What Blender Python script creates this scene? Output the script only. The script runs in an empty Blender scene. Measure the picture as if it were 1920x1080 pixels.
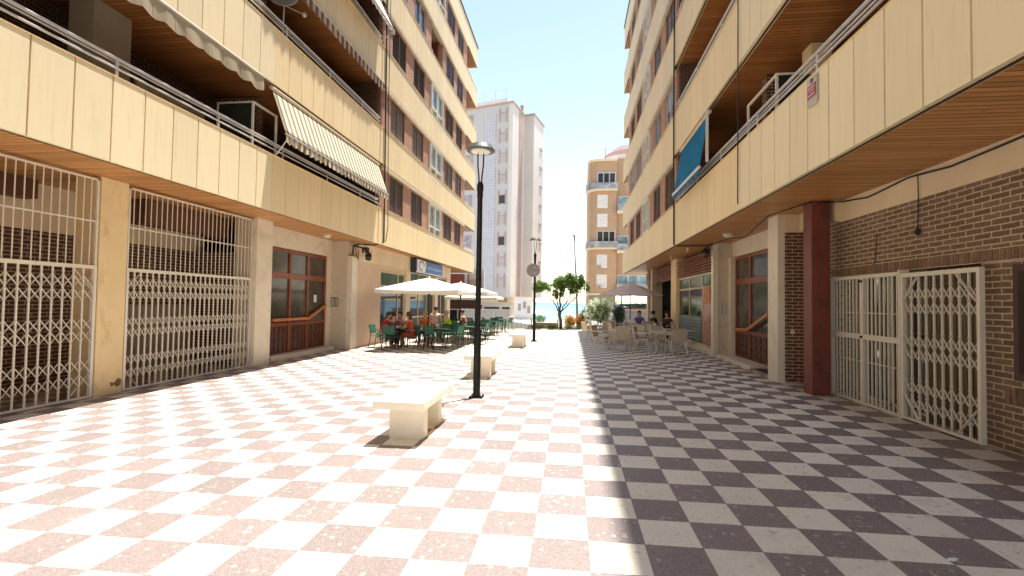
import bpy, bmesh, math, random
from mathutils import Vector, Matrix
random.seed(7)
SC = bpy.context.scene; COL = SC.collection
R = math.radians
# ------------------------------------------------------------------ camera
YAW, PIT, ROL, FPX = 0.124642, 0.0295326, -0.0157607, 885.958
cam = bpy.data.cameras.new('camera'); camo = bpy.data.objects.new('camera', cam); COL.objects.link(camo)
cam.sensor_width = 36.0; cam.lens = 36.0*FPX/1920; cam.clip_start = 0.05; cam.clip_end = 20000
cyw, syw, cpt, spt = math.cos(YAW), math.sin(YAW), math.cos(PIT), math.sin(PIT)
r0 = Vector((cyw, syw, 0)); fw = Vector((-syw*cpt, cyw*cpt, spt)); u0 = r0.cross(fw)
cr, sr = math.cos(ROL), math.sin(ROL)
rt = r0*cr - u0*sr; up = r0*sr + u0*cr
camo.matrix_world = Matrix(((rt.x, up.x, -fw.x, 0), (rt.y, up.y, -fw.y, 0), (rt.z, up.z, -fw.z, 1.72), (0, 0, 0, 1)))
SC.camera = camo
# ------------------------------------------------------------------ light
SUN = Vector((0.145, 0.18, 1.0)).normalized()
EL = math.asin(SUN.z); AZ = math.atan2(SUN.x, SUN.y)
w = bpy.data.worlds.new('World'); SC.world = w; w.use_nodes = True
nt = w.node_tree; nt.nodes.clear()
sky = nt.nodes.new('ShaderNodeTexSky'); sky.sky_type = 'NISHITA'; sky.sun_disc = False
sky.sun_elevation = EL; sky.sun_rotation = AZ; sky.air_density = 1.0; sky.dust_density = .25; sky.ozone_density = 1.0; sky.altitude = 10
bg = nt.nodes.new('ShaderNodeBackground'); bg.inputs[1].default_value = 0.099
wo = nt.nodes.new('ShaderNodeOutputWorld')
tint = nt.nodes.new('ShaderNodeMix'); tint.data_type = 'RGBA'; tint.blend_type = 'MULTIPLY'; tint.inputs[0].default_value = 1
tint.inputs[7].default_value = (1.0, .86, .74, 1); nt.links.new(sky.outputs[0], tint.inputs[6]); nt.links.new(tint.outputs[2], bg.inputs[0]); nt.links.new(bg.outputs[0], wo.inputs[0])
sl = bpy.data.lights.new('sun', 'SUN'); sl.energy = 2.85; sl.angle = R(0.55); sl.color = (1, 0.97, 0.92)
so = bpy.data.objects.new('sun', sl); COL.objects.link(so); so.location = (3, 3, 40)
so.rotation_euler = SUN.to_track_quat('Z', 'Y').to_euler()
SC.view_settings.view_transform = 'Standard'; SC.view_settings.look = 'None'
SC.cycles.max_bounces = 14; SC.cycles.diffuse_bounces = 9
SC.view_settings.exposure = 2.1; SC.view_settings.gamma = 1
# ------------------------------------------------------------------ materials
def nodes(name):
    m = bpy.data.materials.new(name); m.use_nodes = True
    t = m.node_tree; b = t.nodes['Principled BSDF']
    return m, t, b
def N(t, typ, **k):
    n = t.nodes.new(typ)
    for a, v in k.items(): setattr(n, a, v)
    return n
def L(t, a, b): t.links.new(a, b)
def coords(t): return N(t, 'ShaderNodeTexCoord').outputs['Object']
def noise(t, vec, scale, detail=4, rough=.6):
    n = N(t, 'ShaderNodeTexNoise'); n.inputs['Scale'].default_value = scale
    n.inputs['Detail'].default_value = detail; n.inputs['Roughness'].default_value = rough
    L(t, vec, n.inputs['Vector']); return n.outputs['Fac']
def ramp(t, fac, stops):
    n = N(t, 'ShaderNodeValToRGB'); e = n.color_ramp.elements
    while len(e) < len(stops): e.new(0.5)
    for i, (p, c) in enumerate(stops):
        e[i].position = p; e[i].color = (*c, 1) if len(c) == 3 else c
    L(t, fac, n.inputs[0]); return n.outputs[0]
def mth(t, op, a, b=None, c=None):
    n = N(t, 'ShaderNodeMath', operation=op)
    for i, v in enumerate((a, b, c)):
        if v is None: continue
        if isinstance(v, (int, float)): n.inputs[i].default_value = v
        else: L(t, v, n.inputs[i])
    return n.outputs[0]
def mixc(t, fac, a, b, mode='MIX'):
    n = N(t, 'ShaderNodeMix', data_type='RGBA', blend_type=mode)
    for s, v in ((0, fac), (6, a), (7, b)):
        if isinstance(v, (int, float)): n.inputs[s].default_value = v
        elif isinstance(v, tuple): n.inputs[s].default_value = (*v, 1)
        else: L(t, v, n.inputs[s])
    return n.outputs[2]
def bump(t, b, h, strength=.3, dist=.01):
    n = N(t, 'ShaderNodeBump'); n.inputs['Strength'].default_value = strength; n.inputs['Distance'].default_value = dist
    L(t, h, n.inputs['Height']); L(t, n.outputs[0], b.inputs['Normal'])
def mul(c, k): return tuple(min(1, x*k) for x in c)
MC = {}
def mat(name, col, rough=.7, var=.12, scale=3.0, bmp=0, bscale=60, metal=0, spec=.4, isl=0):
    if name in MC: return MC[name]
    m, t, b = nodes(name); v = coords(t)
    c = ramp(t, noise(t, v, scale), [(.3, mul(col, 1-var)), (.7, mul(col, 1+var))])
    if isl:
        g = N(t, 'ShaderNodeNewGeometry')
        k = mth(t, 'MULTIPLY_ADD', g.outputs['Random Per Island'], isl*2, 1-isl)
        cc = N(t, 'ShaderNodeCombineXYZ')
        for i in range(3): L(t, k, cc.inputs[i])
        c = mixc(t, 1.0, c, cc.outputs[0], 'MULTIPLY')
    L(t, c, b.inputs['Base Color'])
    b.inputs['Roughness'].default_value = rough; b.inputs['Metallic'].default_value = metal
    b.inputs['Specular IOR Level'].default_value = spec
    if bmp: bump(t, b, noise(t, v, bscale), bmp, .004)
    MC[name] = m; return m
def m_floor():
    m, t, b = nodes('plaza_tiles'); v = coords(t)
    W, TX, TY = 0.3990064, 0.1454838, 3.1172176
    s = N(t, 'ShaderNodeSeparateXYZ'); L(t, v, s.inputs[0])
    u = mth(t, 'DIVIDE', mth(t, 'SUBTRACT', s.outputs[0], TX), W)
    q = mth(t, 'DIVIDE', mth(t, 'SUBTRACT', s.outputs[1], TY), W)
    iu, iq = mth(t, 'FLOOR', u), mth(t, 'FLOOR', q)
    par = mth(t, 'FLOORED_MODULO', mth(t, 'ADD', iu, iq), 2.0)     # 0 pale, 1 dark
    par = mth(t, 'GREATER_THAN', par, .5)
    fu, fq = mth(t, 'FRACT', u), mth(t, 'FRACT', q)
    def edge(f): return mth(t, 'MINIMUM', f, mth(t, 'SUBTRACT', 1.0, f))
    e = mth(t, 'MINIMUM', edge(fu), edge(fq))
    grout = mth(t, 'LESS_THAN', e, mth(t, 'MULTIPLY_ADD', noise(t, v, 1.7, 3), .012, .003))
    cid = N(t, 'ShaderNodeCombineXYZ'); L(t, iu, cid.inputs[0]); L(t, iq, cid.inputs[1])
    wn = N(t, 'ShaderNodeTexWhiteNoise', noise_dimensions='3D'); L(t, cid.outputs[0], wn.inputs[0])
    tv = wn.outputs[0]
    vo = N(t, 'ShaderNodeTexVoronoi'); vo.inputs['Scale'].default_value = 120; L(t, v, vo.inputs['Vector'])
    sp = N(t, 'ShaderNodeSeparateXYZ'); L(t, vo.outputs['Color'], sp.inputs[0])
    vo2 = N(t, 'ShaderNodeTexVoronoi'); vo2.inputs['Scale'].default_value = 34; L(t, v, vo2.inputs['Vector'])
    sp2 = N(t, 'ShaderNodeSeparateXYZ'); L(t, vo2.outputs['Color'], sp2.inputs[0])
    pale = ramp(t, sp.outputs[0], [(0, (.60, .54, .43)), (.12, (.70, .635, .51)), (.85, (.74, .675, .55)), (1, (.79, .73, .60))])
    dark = ramp(t, sp.outputs[0], [(0, (.175, .135, .125)), (.35, (.206, .165, .149)), (.75, (.240, .198, .178)), (.93, (.265, .215, .195)), (1, (.32, .27, .24))])
    dark = mixc(t, mth(t, 'MULTIPLY', mth(t, 'GREATER_THAN', sp2.outputs[1], .965), .5), dark, (.50, .44, .40))
    pale = mixc(t, mth(t, 'MULTIPLY', mth(t, 'GREATER_THAN', sp2.outputs[2], .975), .35), pale, (.24, .17, .12))
    c = mixc(t, par, pale, dark)
    k = mth(t, 'MULTIPLY_ADD', tv, .11, .945)
    d = noise(t, v, .55, 5); d = mth(t, 'MULTIPLY_ADD', d, .26, .87)
    k = mth(t, 'MULTIPLY', k, d)
    kk = N(t, 'ShaderNodeCombineXYZ')
    for i in range(3): L(t, k, kk.inputs[i])
    c = mixc(t, 1.0, c, kk.outputs[0], 'MULTIPLY')
    st = noise(t, v, 2.1, 7, .72)
    c = mixc(t, mth(t, 'MULTIPLY', ramp(t, st, [(.54, (0, 0, 0)), (.70, (1, 1, 1))]), .26), c, (.22, .17, .135))
    # small dropped spots
    vs2 = N(t, 'ShaderNodeTexVoronoi'); vs2.inputs['Scale'].default_value = 4.7; L(t, v, vs2.inputs['Vector'])
    c = mixc(t, mth(t, 'MULTIPLY', mth(t, 'LESS_THAN', vs2.outputs['Distance'], .028), .4), c, (.16, .12, .10))
    vs = N(t, 'ShaderNodeTexVoronoi'); vs.inputs['Scale'].default_value = 2.3; L(t, v, vs.inputs['Vector'])
    c = mixc(t, mth(t, 'MULTIPLY', mth(t, 'LESS_THAN', vs.outputs['Distance'], .022), .6), c, (.12, .09, .075))
    # browner tone towards both walls, broken up by noise
    dn = noise(t, v, 1.3, 5)
    ax = mth(t, 'SUBTRACT', mth(t, 'ABSOLUTE', mth(t, 'ADD', s.outputs[0], 1.6)), 5.9)
    ax = mth(t, 'MULTIPLY', mth(t, 'ADD', ax, mth(t, 'MULTIPLY', dn, .8)), .5)
    ax = mth(t, 'MINIMUM', mth(t, 'MAXIMUM', ax, 0.0), .38)
    c = mixc(t, ax, c, (.17, .095, .06))
    c = mixc(t, mth(t, 'MULTIPLY', grout, .75), c, (.20, .155, .125))
    L(t, c, b.inputs['Base Color'])
    rr = mth(t, 'MULTIPLY_ADD', noise(t, v, 3.0, 5), .25, .38); L(t, rr, b.inputs['Roughness'])
    b.inputs['Specular IOR Level'].default_value = .35
    h = mth(t, 'SUBTRACT', mth(t, 'MULTIPLY', noise(t, v, 40), .3), mth(t, 'MULTIPLY', grout, 1.0))
    bump(t, b, h, .25, .003)
    return m
def m_brick(name, c1, c2, mortar, bw=.255, rh=.0765, ms=.017, rough=.85):
    m, t, b = nodes(name); v = coords(t)
    s = N(t, 'ShaderNodeSeparateXYZ'); L(t, v, s.inputs[0])
    cx = N(t, 'ShaderNodeCombineXYZ'); L(t, mth(t, 'ADD', s.outputs[0], s.outputs[1]), cx.inputs[0]); L(t, s.outputs[2], cx.inputs[1])
    jit = noise(t, v, 7, 2)
    av = N(t, 'ShaderNodeVectorMath', operation='ADD'); L(t, cx.outputs[0], av.inputs[0])
    jc = N(t, 'ShaderNodeCombineXYZ'); L(t, mth(t, 'MULTIPLY', jit, .022), jc.inputs[0]); L(t, mth(t, 'MULTIPLY', jit, .016), jc.inputs[1]); L(t, jc.outputs[0], av.inputs[1])
    br = N(t, 'ShaderNodeTexBrick'); L(t, av.outputs[0], br.inputs['Vector'])
    br.inputs['Scale'].default_value = 1; br.inputs['Brick Width'].default_value = bw; br.inputs['Row Height'].default_value = rh
    br.inputs['Mortar Size'].default_value = ms/2; br.inputs['Mortar Smooth'].default_value = .25; br.inputs['Bias'].default_value = -.1
    br.inputs['Color1'].default_value = (*c1, 1); br.inputs['Color2'].default_value = (*c2, 1); br.inputs['Mortar'].default_value = (*mortar, 1)
    n = noise(t, v, 24, 4)
    c = mixc(t, .55, br.outputs['Color'], ramp(t, n, [(.3, (.55, .55, .55)), (.7, (1.3, 1.3, 1.3))]), 'MULTIPLY')
    c = mixc(t, mth(t, 'MULTIPLY', noise(t, v, .8, 5), .35), c, mul(c1, .55))
    L(t, c, b.inputs['Base Color']); b.inputs['Roughness'].default_value = rough; b.inputs['Specular IOR Level'].default_value = .25
    h = mth(t, 'SUBTRACT', mth(t, 'MULTIPLY', n, .5), br.outputs['Fac'])
    bump(t, b, h, .45, .008)
    return m
def m_boards(name, col, pitch=.105, rough=.32):
    m, t, b = nodes(name); v = coords(t)
    s = N(t, 'ShaderNodeSeparateXYZ'); L(t, v, s.inputs[0])
    q = mth(t, 'DIVIDE', s.outputs[1], pitch); i = mth(t, 'FLOOR', q); f = mth(t, 'FRACT', q)
    gr = mth(t, 'LESS_THAN', mth(t, 'MINIMUM', f, mth(t, 'SUBTRACT', 1.0, f)), .085)
    wn = N(t, 'ShaderNodeTexWhiteNoise', noise_dimensions='1D'); L(t, i, wn.inputs[1])
    mp = N(t, 'ShaderNodeMapping'); mp.inputs['Scale'].default_value = (1.2, 14, 14); L(t, v, mp.inputs[0])
    g = noise(t, mp.outputs[0], 2.2, 6, .65)
    c = ramp(t, g, [(.25, mul(col, .78)), (.5, col), (.78, mul(col, 1.15))])
    kn = N(t, 'ShaderNodeTexVoronoi'); kn.inputs['Scale'].default_value = 3.1; L(t, v, kn.inputs['Vector'])
    c = mixc(t, mth(t, 'MULTIPLY', mth(t, 'LESS_THAN', kn.outputs['Distance'], .07), .7), c, mul(col, .3))
    k = N(t, 'ShaderNodeCombineXYZ'); kv = mth(t, 'MULTIPLY_ADD', wn.outputs[0], .40, .80)
    kv = mth(t, 'MULTIPLY', kv, mth(t, 'MULTIPLY_ADD', noise(t, v, .6, 3), .5, .75))
    for j in range(3): L(t, kv, k.inputs[j])
    c = mixc(t, 1.0, c, k.outputs[0], 'MULTIPLY'); c = mixc(t, mth(t, 'MULTIPLY', gr, .85), c, mul(col, .18))
    L(t, c, b.inputs['Base Color']); b.inputs['Roughness'].default_value = rough
    b.inputs['Specular IOR Level'].default_value = .2
    bump(t, b, mth(t, 'SUBTRACT', mth(t, 'MULTIPLY', g, .2), gr), .5, .006)
    return m
def m_stripe(name, cols, axis, pitch, rough=.85, transl=0):
    m, t, b = nodes(name); v = coords(t)
    s = N(t, 'ShaderNodeSeparateXYZ'); L(t, v, s.inputs[0])
    f = mth(t, 'FRACT', mth(t, 'DIVIDE', s.outputs[axis], pitch))
    st = []; n = len(cols)
    n_ = N(t, 'ShaderNodeValToRGB'); n_.color_ramp.interpolation = 'CONSTANT'; e = n_.color_ramp.elements
    while len(e) < n: e.new(.5)
    for i, (p, c) in enumerate(cols): e[i].position = p; e[i].color = (*c, 1)
    L(t, f, n_.inputs[0])
    c = mixc(t, .5, n_.outputs[0], ramp(t, noise(t, v, 4), [(.3, (.75, .75, .75)), (.7, (1.1, 1.1, 1.1))]), 'MULTIPLY')
    L(t, c, b.inputs['Base Color']); b.inputs['Roughness'].default_value = rough
    if transl:
        tr = N(t, 'ShaderNodeBsdfTranslucent'); L(t, c, tr.inputs[0])
        mx = N(t, 'ShaderNodeMixShader'); mx.inputs[0].default_value = transl
        out = t.nodes['Material Output']; L(t, b.outputs[0], mx.inputs[1]); L(t, tr.outputs[0], mx.inputs[2]); L(t, mx.outputs[0], out.inputs[0])
    return m
def m_cloth(name, col, transl=.35, var=.06):
    m, t, b = nodes(name); v = coords(t)
    c = ramp(t, noise(t, v, 2.5), [(.3, mul(col, 1-var)), (.7, mul(col, 1+var))])
    L(t, c, b.inputs['Base Color']); b.inputs['Roughness'].default_value = .9; b.inputs['Specular IOR Level'].default_value = .1
    tr = N(t, 'ShaderNodeBsdfTranslucent'); L(t, c, tr.inputs[0])
    mx = N(t, 'ShaderNodeMixShader'); mx.inputs[0].default_value = transl
    out = t.nodes['Material Output']; L(t, b.outputs[0], mx.inputs[1]); L(t, tr.outputs[0], mx.inputs[2]); L(t, mx.outputs[0], out.inputs[0])
    return m
def m_leaf(name, cols, transl=.3, scale=2.0):
    m, t, b = nodes(name); v = coords(t)
    g = N(t, 'ShaderNodeNewGeometry')
    f = mth(t, 'ADD', mth(t, 'MULTIPLY', g.outputs['Random Per Island'], .6), mth(t, 'MULTIPLY', noise(t, v, scale), .5))
    n = len(cols); c = ramp(t, f, [(.15+.75*i/max(1, n-1), cc) for i, cc in enumerate(cols)])
    L(t, c, b.inputs['Base Color']); b.inputs['Roughness'].default_value = .55
    tr = N(t, 'ShaderNodeBsdfTranslucent'); L(t, c, tr.inputs[0])
    mx = N(t, 'ShaderNodeMixShader'); mx.inputs[0].default_value = transl
    out = t.nodes['Material Output']; L(t, b.outputs[0], mx.inputs[1]); L(t, tr.outputs[0], mx.inputs[2]); L(t, mx.outputs[0], out.inputs[0])
    return m
def m_panel(name, col):
    """painted panels: light rain streaks and slightly different panels"""
    m, t, b = nodes(name); v = coords(t)
    mp = N(t, 'ShaderNodeMapping'); mp.inputs['Scale'].default_value = (9, 9, .7); L(t, v, mp.inputs[0])
    st = noise(t, mp.outputs[0], 1.3, 5, .6)
    c = ramp(t, st, [(.25, mul(col, .945)), (.5, col), (.8, mul(col, 1.025))])
    c = mixc(t, mth(t, 'MULTIPLY', noise(t, v, .9, 4), .35), c, mul(col, .88))
    mp2 = N(t, 'ShaderNodeMapping'); mp2.inputs['Scale'].default_value = (5, 5, .35); L(t, v, mp2.inputs[0])
    rr = noise(t, mp2.outputs[0], 2.4, 6, .7)
    c = mixc(t, mth(t, 'MULTIPLY', ramp(t, rr, [(.56, (0, 0, 0)), (.72, (1, 1, 1))]), .42), c, mul(col, .62))
    g = N(t, 'ShaderNodeNewGeometry'); k = mth(t, 'MULTIPLY_ADD', g.outputs['Random Per Island'], .09, .955)
    cc = N(t, 'ShaderNodeCombineXYZ')
    for i in range(3): L(t, k, cc.inputs[i])
    c = mixc(t, 1.0, c, cc.outputs[0], 'MULTIPLY')
    L(t, c, b.inputs['Base Color']); b.inputs['Roughness'].default_value = .55; b.inputs['Specular IOR Level'].default_value = .3
    bump(t, b, noise(t, v, 3), .12, .01)
    return m
def m_marble(name, col, vein):
    m, t, b = nodes(name); v = coords(t)
    n = N(t, 'ShaderNodeTexNoise'); n.inputs['Scale'].default_value = 1.4; n.inputs['Detail'].default_value = 8; n.inputs['Distortion'].default_value = 1.6
    L(t, v, n.inputs['Vector'])
    c = ramp(t, n.outputs['Fac'], [(.30, vein), (.44, col), (.6, mul(col, 1.05)), (.72, mul(col, .92))])
    L(t, c, b.inputs['Base Color']); b.inputs['Roughness'].default_value = .4; return m
def m_glass(name, col, rough=.04, spec=.6, ior=1.5):
    m, t, b = nodes(name); v = coords(t)
    c = ramp(t, noise(t, v, 1.1, 3), [(.3, mul(col, .5)), (.75, mul(col, 1.5))])
    L(t, c, b.inputs['Base Color']); b.inputs['Roughness'].default_value = rough; b.inputs['Specular IOR Level'].default_value = spec; b.inputs['IOR'].default_value = ior
    bump(t, b, noise(t, v, 1.7, 2), .05, .02); return m

def m_worn(name, col, rough, dirt, thr, scale):
    m, t, b = nodes(name); v = coords(t)
    c = ramp(t, noise(t, v, 1.8, 4), [(.3, mul(col, .93)), (.7, mul(col, 1.05))])
    mp = N(t, 'ShaderNodeMapping'); mp.inputs['Scale'].default_value = (1, 1, .45); L(t, v, mp.inputs[0])
    n = noise(t, mp.outputs[0], scale, 7, .7)
    f = ramp(t, n, [(thr-.10, (0, 0, 0)), (thr+.04, (1, 1, 1))])
    c = mixc(t, mth(t, 'MULTIPLY', f, .7), c, dirt); L(t, c, b.inputs['Base Color'])
    b.inputs['Roughness'].default_value = rough; bump(t, b, noise(t, v, 45), .2, .004); return m
M = {}
M['floor'] = m_floor()
M['brick'] = m_brick('brown_brick', (.17, .108, .075), (.27, .175, .12), (.58, .47, .34), ms=.020)
M['brickL'] = m_brick('red_brown_brick', (.085, .036, .024), (.125, .054, .034), (.44, .35, .26), ms=.020)
M['brick_recess'] = m_brick('shaded_recess_brick', (.075, .034, .022), (.11, .052, .032), (.22, .16, .11), ms=.016)  # balcony recess brick, darkened so the colour carries the recess shade
M['brickR'] = m_brick('dark_red_brick', (.13, .050, .032), (.19, .080, .050), (.58, .46, .33), ms=.020)
M['facade_brick'] = m_brick('facade_brick', (.40, .205, .135), (.50, .28, .19), (.50, .37, .27), ms=.012)
M['tan_brick'] = m_brick('tan_brick', (.44, .285, .175), (.50, .335, .21), (.48, .35, .24), bw=.3, rh=.1, ms=.012)
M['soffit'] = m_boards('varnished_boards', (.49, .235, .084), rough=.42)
M['soffit_shaded'] = m_boards('shaded_boards', (.30, .115, .036))  # same boards with the shade of the balcony recesses put into the colour
M['panel'] = m_panel('cream_panel', (.76, .64, .42))
M['panel2'] = m_panel('ochre_panel', (.76, .595, .34))
M['panel_back'] = mat('panel_joint', (.56, .43, .25), .8)
M['plaster'] = mat('beige_plaster', (.70, .56, .39), .85, .08, 1.3, .2, 30)
M['plaster_pink'] = mat('pinkish_render', (.62, .455, .32), .85, .07, 1.0, .2, 30)
M['ochre'] = m_worn('ochre_paint', (.72, .55, .31), .7, (.50, .34, .17), .64, 3)
M['marble'] = m_marble('pale_marble', (.66, .58, .46), (.58, .50, .39))
M['marble_wall'] = m_marble('beige_marble', (.54, .45, .35), (.46, .38, .29))
M['redpaint'] = m_worn('oxide_red_paint', (.17, .036, .024), .5, (.075, .022, .016), .60, 4)
M['redwall'] = mat('red_wall', (.22, .065, .05), .75, .1)
M['white'] = m_worn('white_paint', (.67, .615, .525), .45, (.34, .20, .11), .71, 16)
M['rail'] = mat('grey_rail', (.50, .47, .45), .35, .1, 3, 0, 40, .3)
M['dark'] = mat('dark_line', (.035, .022, .015), .6)
M['black'] = mat('black_metal', (.014, .014, .013), .38, .3, 6, .1, 50, .4)
M['blackrub'] = mat('cable_black', (.022, .018, .014), .6)
M['wood'] = mat('red_wood', (.20, .050, .018), .35, .3, 5)
M['wood2'] = mat('orange_wood', (.46, .16, .045), .35, .15, 6)
M['wood_dark'] = mat('dark_wood', (.085, .028, .016), .4, .3, 5)
M['shut_brown'] = mat('brown_shutter', (.135, .090, .066), .6, .1, 2, isl=.1)
M['shut_grey'] = mat('taupe_shutter', (.25, .20, .165), .6, .1, 2, isl=.08)
M['shut_dark'] = mat('dark_shutter', (.085, .058, .045), .6, .1, 2, isl=.1)
M['shut_blue'] = mat('blue_grey_shutter', (.20, .22, .30), .5, .1, 2, isl=.06)
M['win_frame'] = mat('brown_frame', (.15, .085, .055), .5)
M['beige_frame'] = mat('beige_frame', (.56, .45, .30), .5)
M['glass'] = m_glass('dark_glass', (.030, .034, .032), .06, .5, 1.33)
M['glass_blue'] = m_glass('blue_glass', (.20, .31, .34), .06)
M['glass_door'] = m_glass('door_glass', (.075, .066, .054), .12, .35, 1.45)
M['glass_green'] = m_glass('green_glass', (.05, .10, .045), .08, .5, 1.33)
M['concrete'] = mat('grey_concrete', (.30, .245, .19), .85, .1, 1.5, .3, 20)
M['bench'] = m_worn('bench_stone', (.78, .71, .60), .7, (.60, .50, .38), .74, 7)
M['dim'] = mat('dim_interior', (.035, .020, .014), .8)
M['dim2'] = mat('interior_brown', (.075, .038, .024), .8)
M['interior'] = mat('shop_interior', (.05, .055, .048), .8, .5, 1.5)
M['roof'] = mat('roof_gravel', (.35, .32, .28), .9)
M['lamp_glass'] = mat('milky_glass', (.62, .60, .52), .25, .05)
M['slat'] = mat('brown_slat', (.30, .135, .085), .5, .15, 3)
M['green_plastic'] = mat('green_plastic', (.025, .135, .085), .35, .12, 3)
M['green_pale'] = mat('worn_green_plastic', (.09, .22, .165), .45, .15, 3)
M['dkgreen'] = mat('dark_green_plastic', (.016, .055, .038), .4, .2, 3)
M['wicker'] = mat('beige_wicker', (.52, .42, .29), .7, .14, 60, .5, 150)
M['wicker2'] = mat('pale_wicker', (.60, .53, .41), .7, .12, 60, .5, 150)
M['alu'] = mat('brushed_aluminium', (.55, .50, .42), .35, .1, 5, 0, 40, .5)
M['table_beige'] = mat('beige_table_top', (.50, .42, .31), .4, .1, 3)
M['canvas'] = m_cloth('white_canvas', (.80, .75, .66), .3)
M['canvas_mauve'] = m_cloth('mauve_canvas', (.85, .76, .72), .55)
M['awn_beige'] = m_cloth('worn_beige_canvas', (.50, .42, .30), .3, .12)
M['awn_teal'] = m_cloth('teal_canvas', (.04, .27, .50), .45, .15)
M['awn_stripe'] = m_stripe('striped_canvas', [(0, (.72, .66, .52)), (.50, (.34, .27, .15)), (.60, (.70, .63, .48)), (.66, (.24, .175, .09)), (.90, (.50, .42, .28))], 1, .235, .9, .25)
M['awn_brown'] = m_stripe('brown_striped_canvas', [(0, (.55, .45, .32)), (.5, (.20, .10, .06))], 1, .30, .9, .2)
M['awn_white'] = m_cloth('white_awning_canvas', (.80, .76, .68), .3)
M['blue_sign'] = mat('blue_sign', (.035, .12, .34), .4, .08)
M['sign_white'] = mat('sign_white', (.70, .72, .74), .5, .04)
M['sign_red'] = mat('sign_red', (.50, .04, .04), .5, .05)
M['sign_dark'] = mat('sign_dark', (.035, .045, .05), .5)
M['sign_grey'] = mat('sign_back_grey', (.27, .245, .22), .5, .1)
M['tower'] = mat('tower_shade_tone', (.46, .45, .45), .8, .05, .3)  # shaded copy of the tower wall, shade put into the colour
M['tower_lit'] = mat('tower_lit_tone', (.58, .545, .51), .8, .05, .3)  # sunlit copy of the tower wall, lighter and warmer in colour
M['tower_pink'] = mat('tower_brown_strip', (.40, .29, .26), .8, .08, .5)
M['glassblock'] = None
M['white_wall'] = mat('white_render', (.62, .61, .60), .8, .05, .8)
M['cream_trim'] = mat('cream_trim', (.62, .52, .38), .8, .06)
M['olive'] = mat('olive_render', (.26, .25, .16), .8, .1)
M['pinkroof'] = mat('pink_roof', (.52, .30, .26), .7, .1)
M['rail_glass'] = m_glass('blue_rail_glass', (.30, .31, .31), .35, .4)
M['asphalt'] = mat('asphalt', (.075, .075, .078), .9, .15, 2, .3, 90)
M['sand'] = mat('sand', (.55, .44, .29), .95, .1, .5)
M['paving'] = mat('pale_paving', (.50, .45, .38), .8, .08, 1)
M['bark'] = mat('bark', (.12, .085, .055), .9, .3, 8, .8, 30)
M['soil'] = mat('soil', (.10, .07, .045), .95, .2, 3, .4, 20)
M['leaf'] = m_leaf('green_leaves', [(.020, .050, .008), (.065, .125, .022), (.16, .24, .045)])
M['leaf_pine'] = m_leaf('fresh_leaves', [(.03, .075, .012), (.11, .21, .03), (.28, .42, .07)], .4)
M['leaf_dark'] = m_leaf('dark_leaves', [(.010, .022, .008), (.03, .06, .015), (.06, .10, .03)])
M['leaf_pale'] = m_leaf('pale_leaves', [(.04, .10, .015), (.11, .21, .04), (.24, .36, .10)])
M['flower'] = m_leaf('white_petals', [(.60, .62, .42), (.75, .76, .60), (.85, .85, .75)], .2)
M['leaf_yellow'] = m_leaf('yellow_leaves', [(.50, .27, .01), (.72, .42, .02), (.80, .55, .06)])
M['leaf_rust'] = m_leaf('rust_leaves', [(.34, .14, .01), (.52, .23, .015), (.66, .32, .03)])
M['bar_paint'] = M['white']
def m_glassblock():
    m, t, b = nodes('glass_blocks'); v = coords(t)
    s = N(t, 'ShaderNodeSeparateXYZ'); L(t, v, s.inputs[0])
    def g(a, p): 
        f = mth(t, 'FRACT', mth(t, 'DIVIDE', a, p)); return mth(t, 'LESS_THAN', f, .22)
    k = mth(t, 'MAXIMUM', g(s.outputs[0], .40), g(s.outputs[2], .42))
    wn = noise(t, v, 1.2, 3)
    c = mixc(t, k, ramp(t, wn, [(.3, (.34, .355, .42)), (.7, (.43, .44, .50))]), (.52, .50, .50))
    L(t, c, b.inputs['Base Color']); b.inputs['Roughness'].default_value = .3; return m
M['glassblock'] = m_glassblock()
def m_sea():
    m, t, b = nodes('sea_water'); v = coords(t)
    s = N(t, 'ShaderNodeSeparateXYZ'); L(t, v, s.inputs[0])
    d = mth(t, 'DIVIDE', s.outputs[1], 2500.0)
    c = ramp(t, d, [(0.0, (.20, .42, .46)), (.12, (.13, .34, .43)), (.5, (.07, .20, .32)), (1, (.03, .08, .15))])
    L(t, c, b.inputs['Base Color']); b.inputs['Roughness'].default_value = .35
    mp = N(t, 'ShaderNodeMapping'); mp.inputs['Scale'].default_value = (.25, 1, 1); L(t, v, mp.inputs[0])
    bump(t, b, noise(t, mp.outputs[0], .6, 6), .6, .3); return m
M['sea'] = m_sea()
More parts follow.
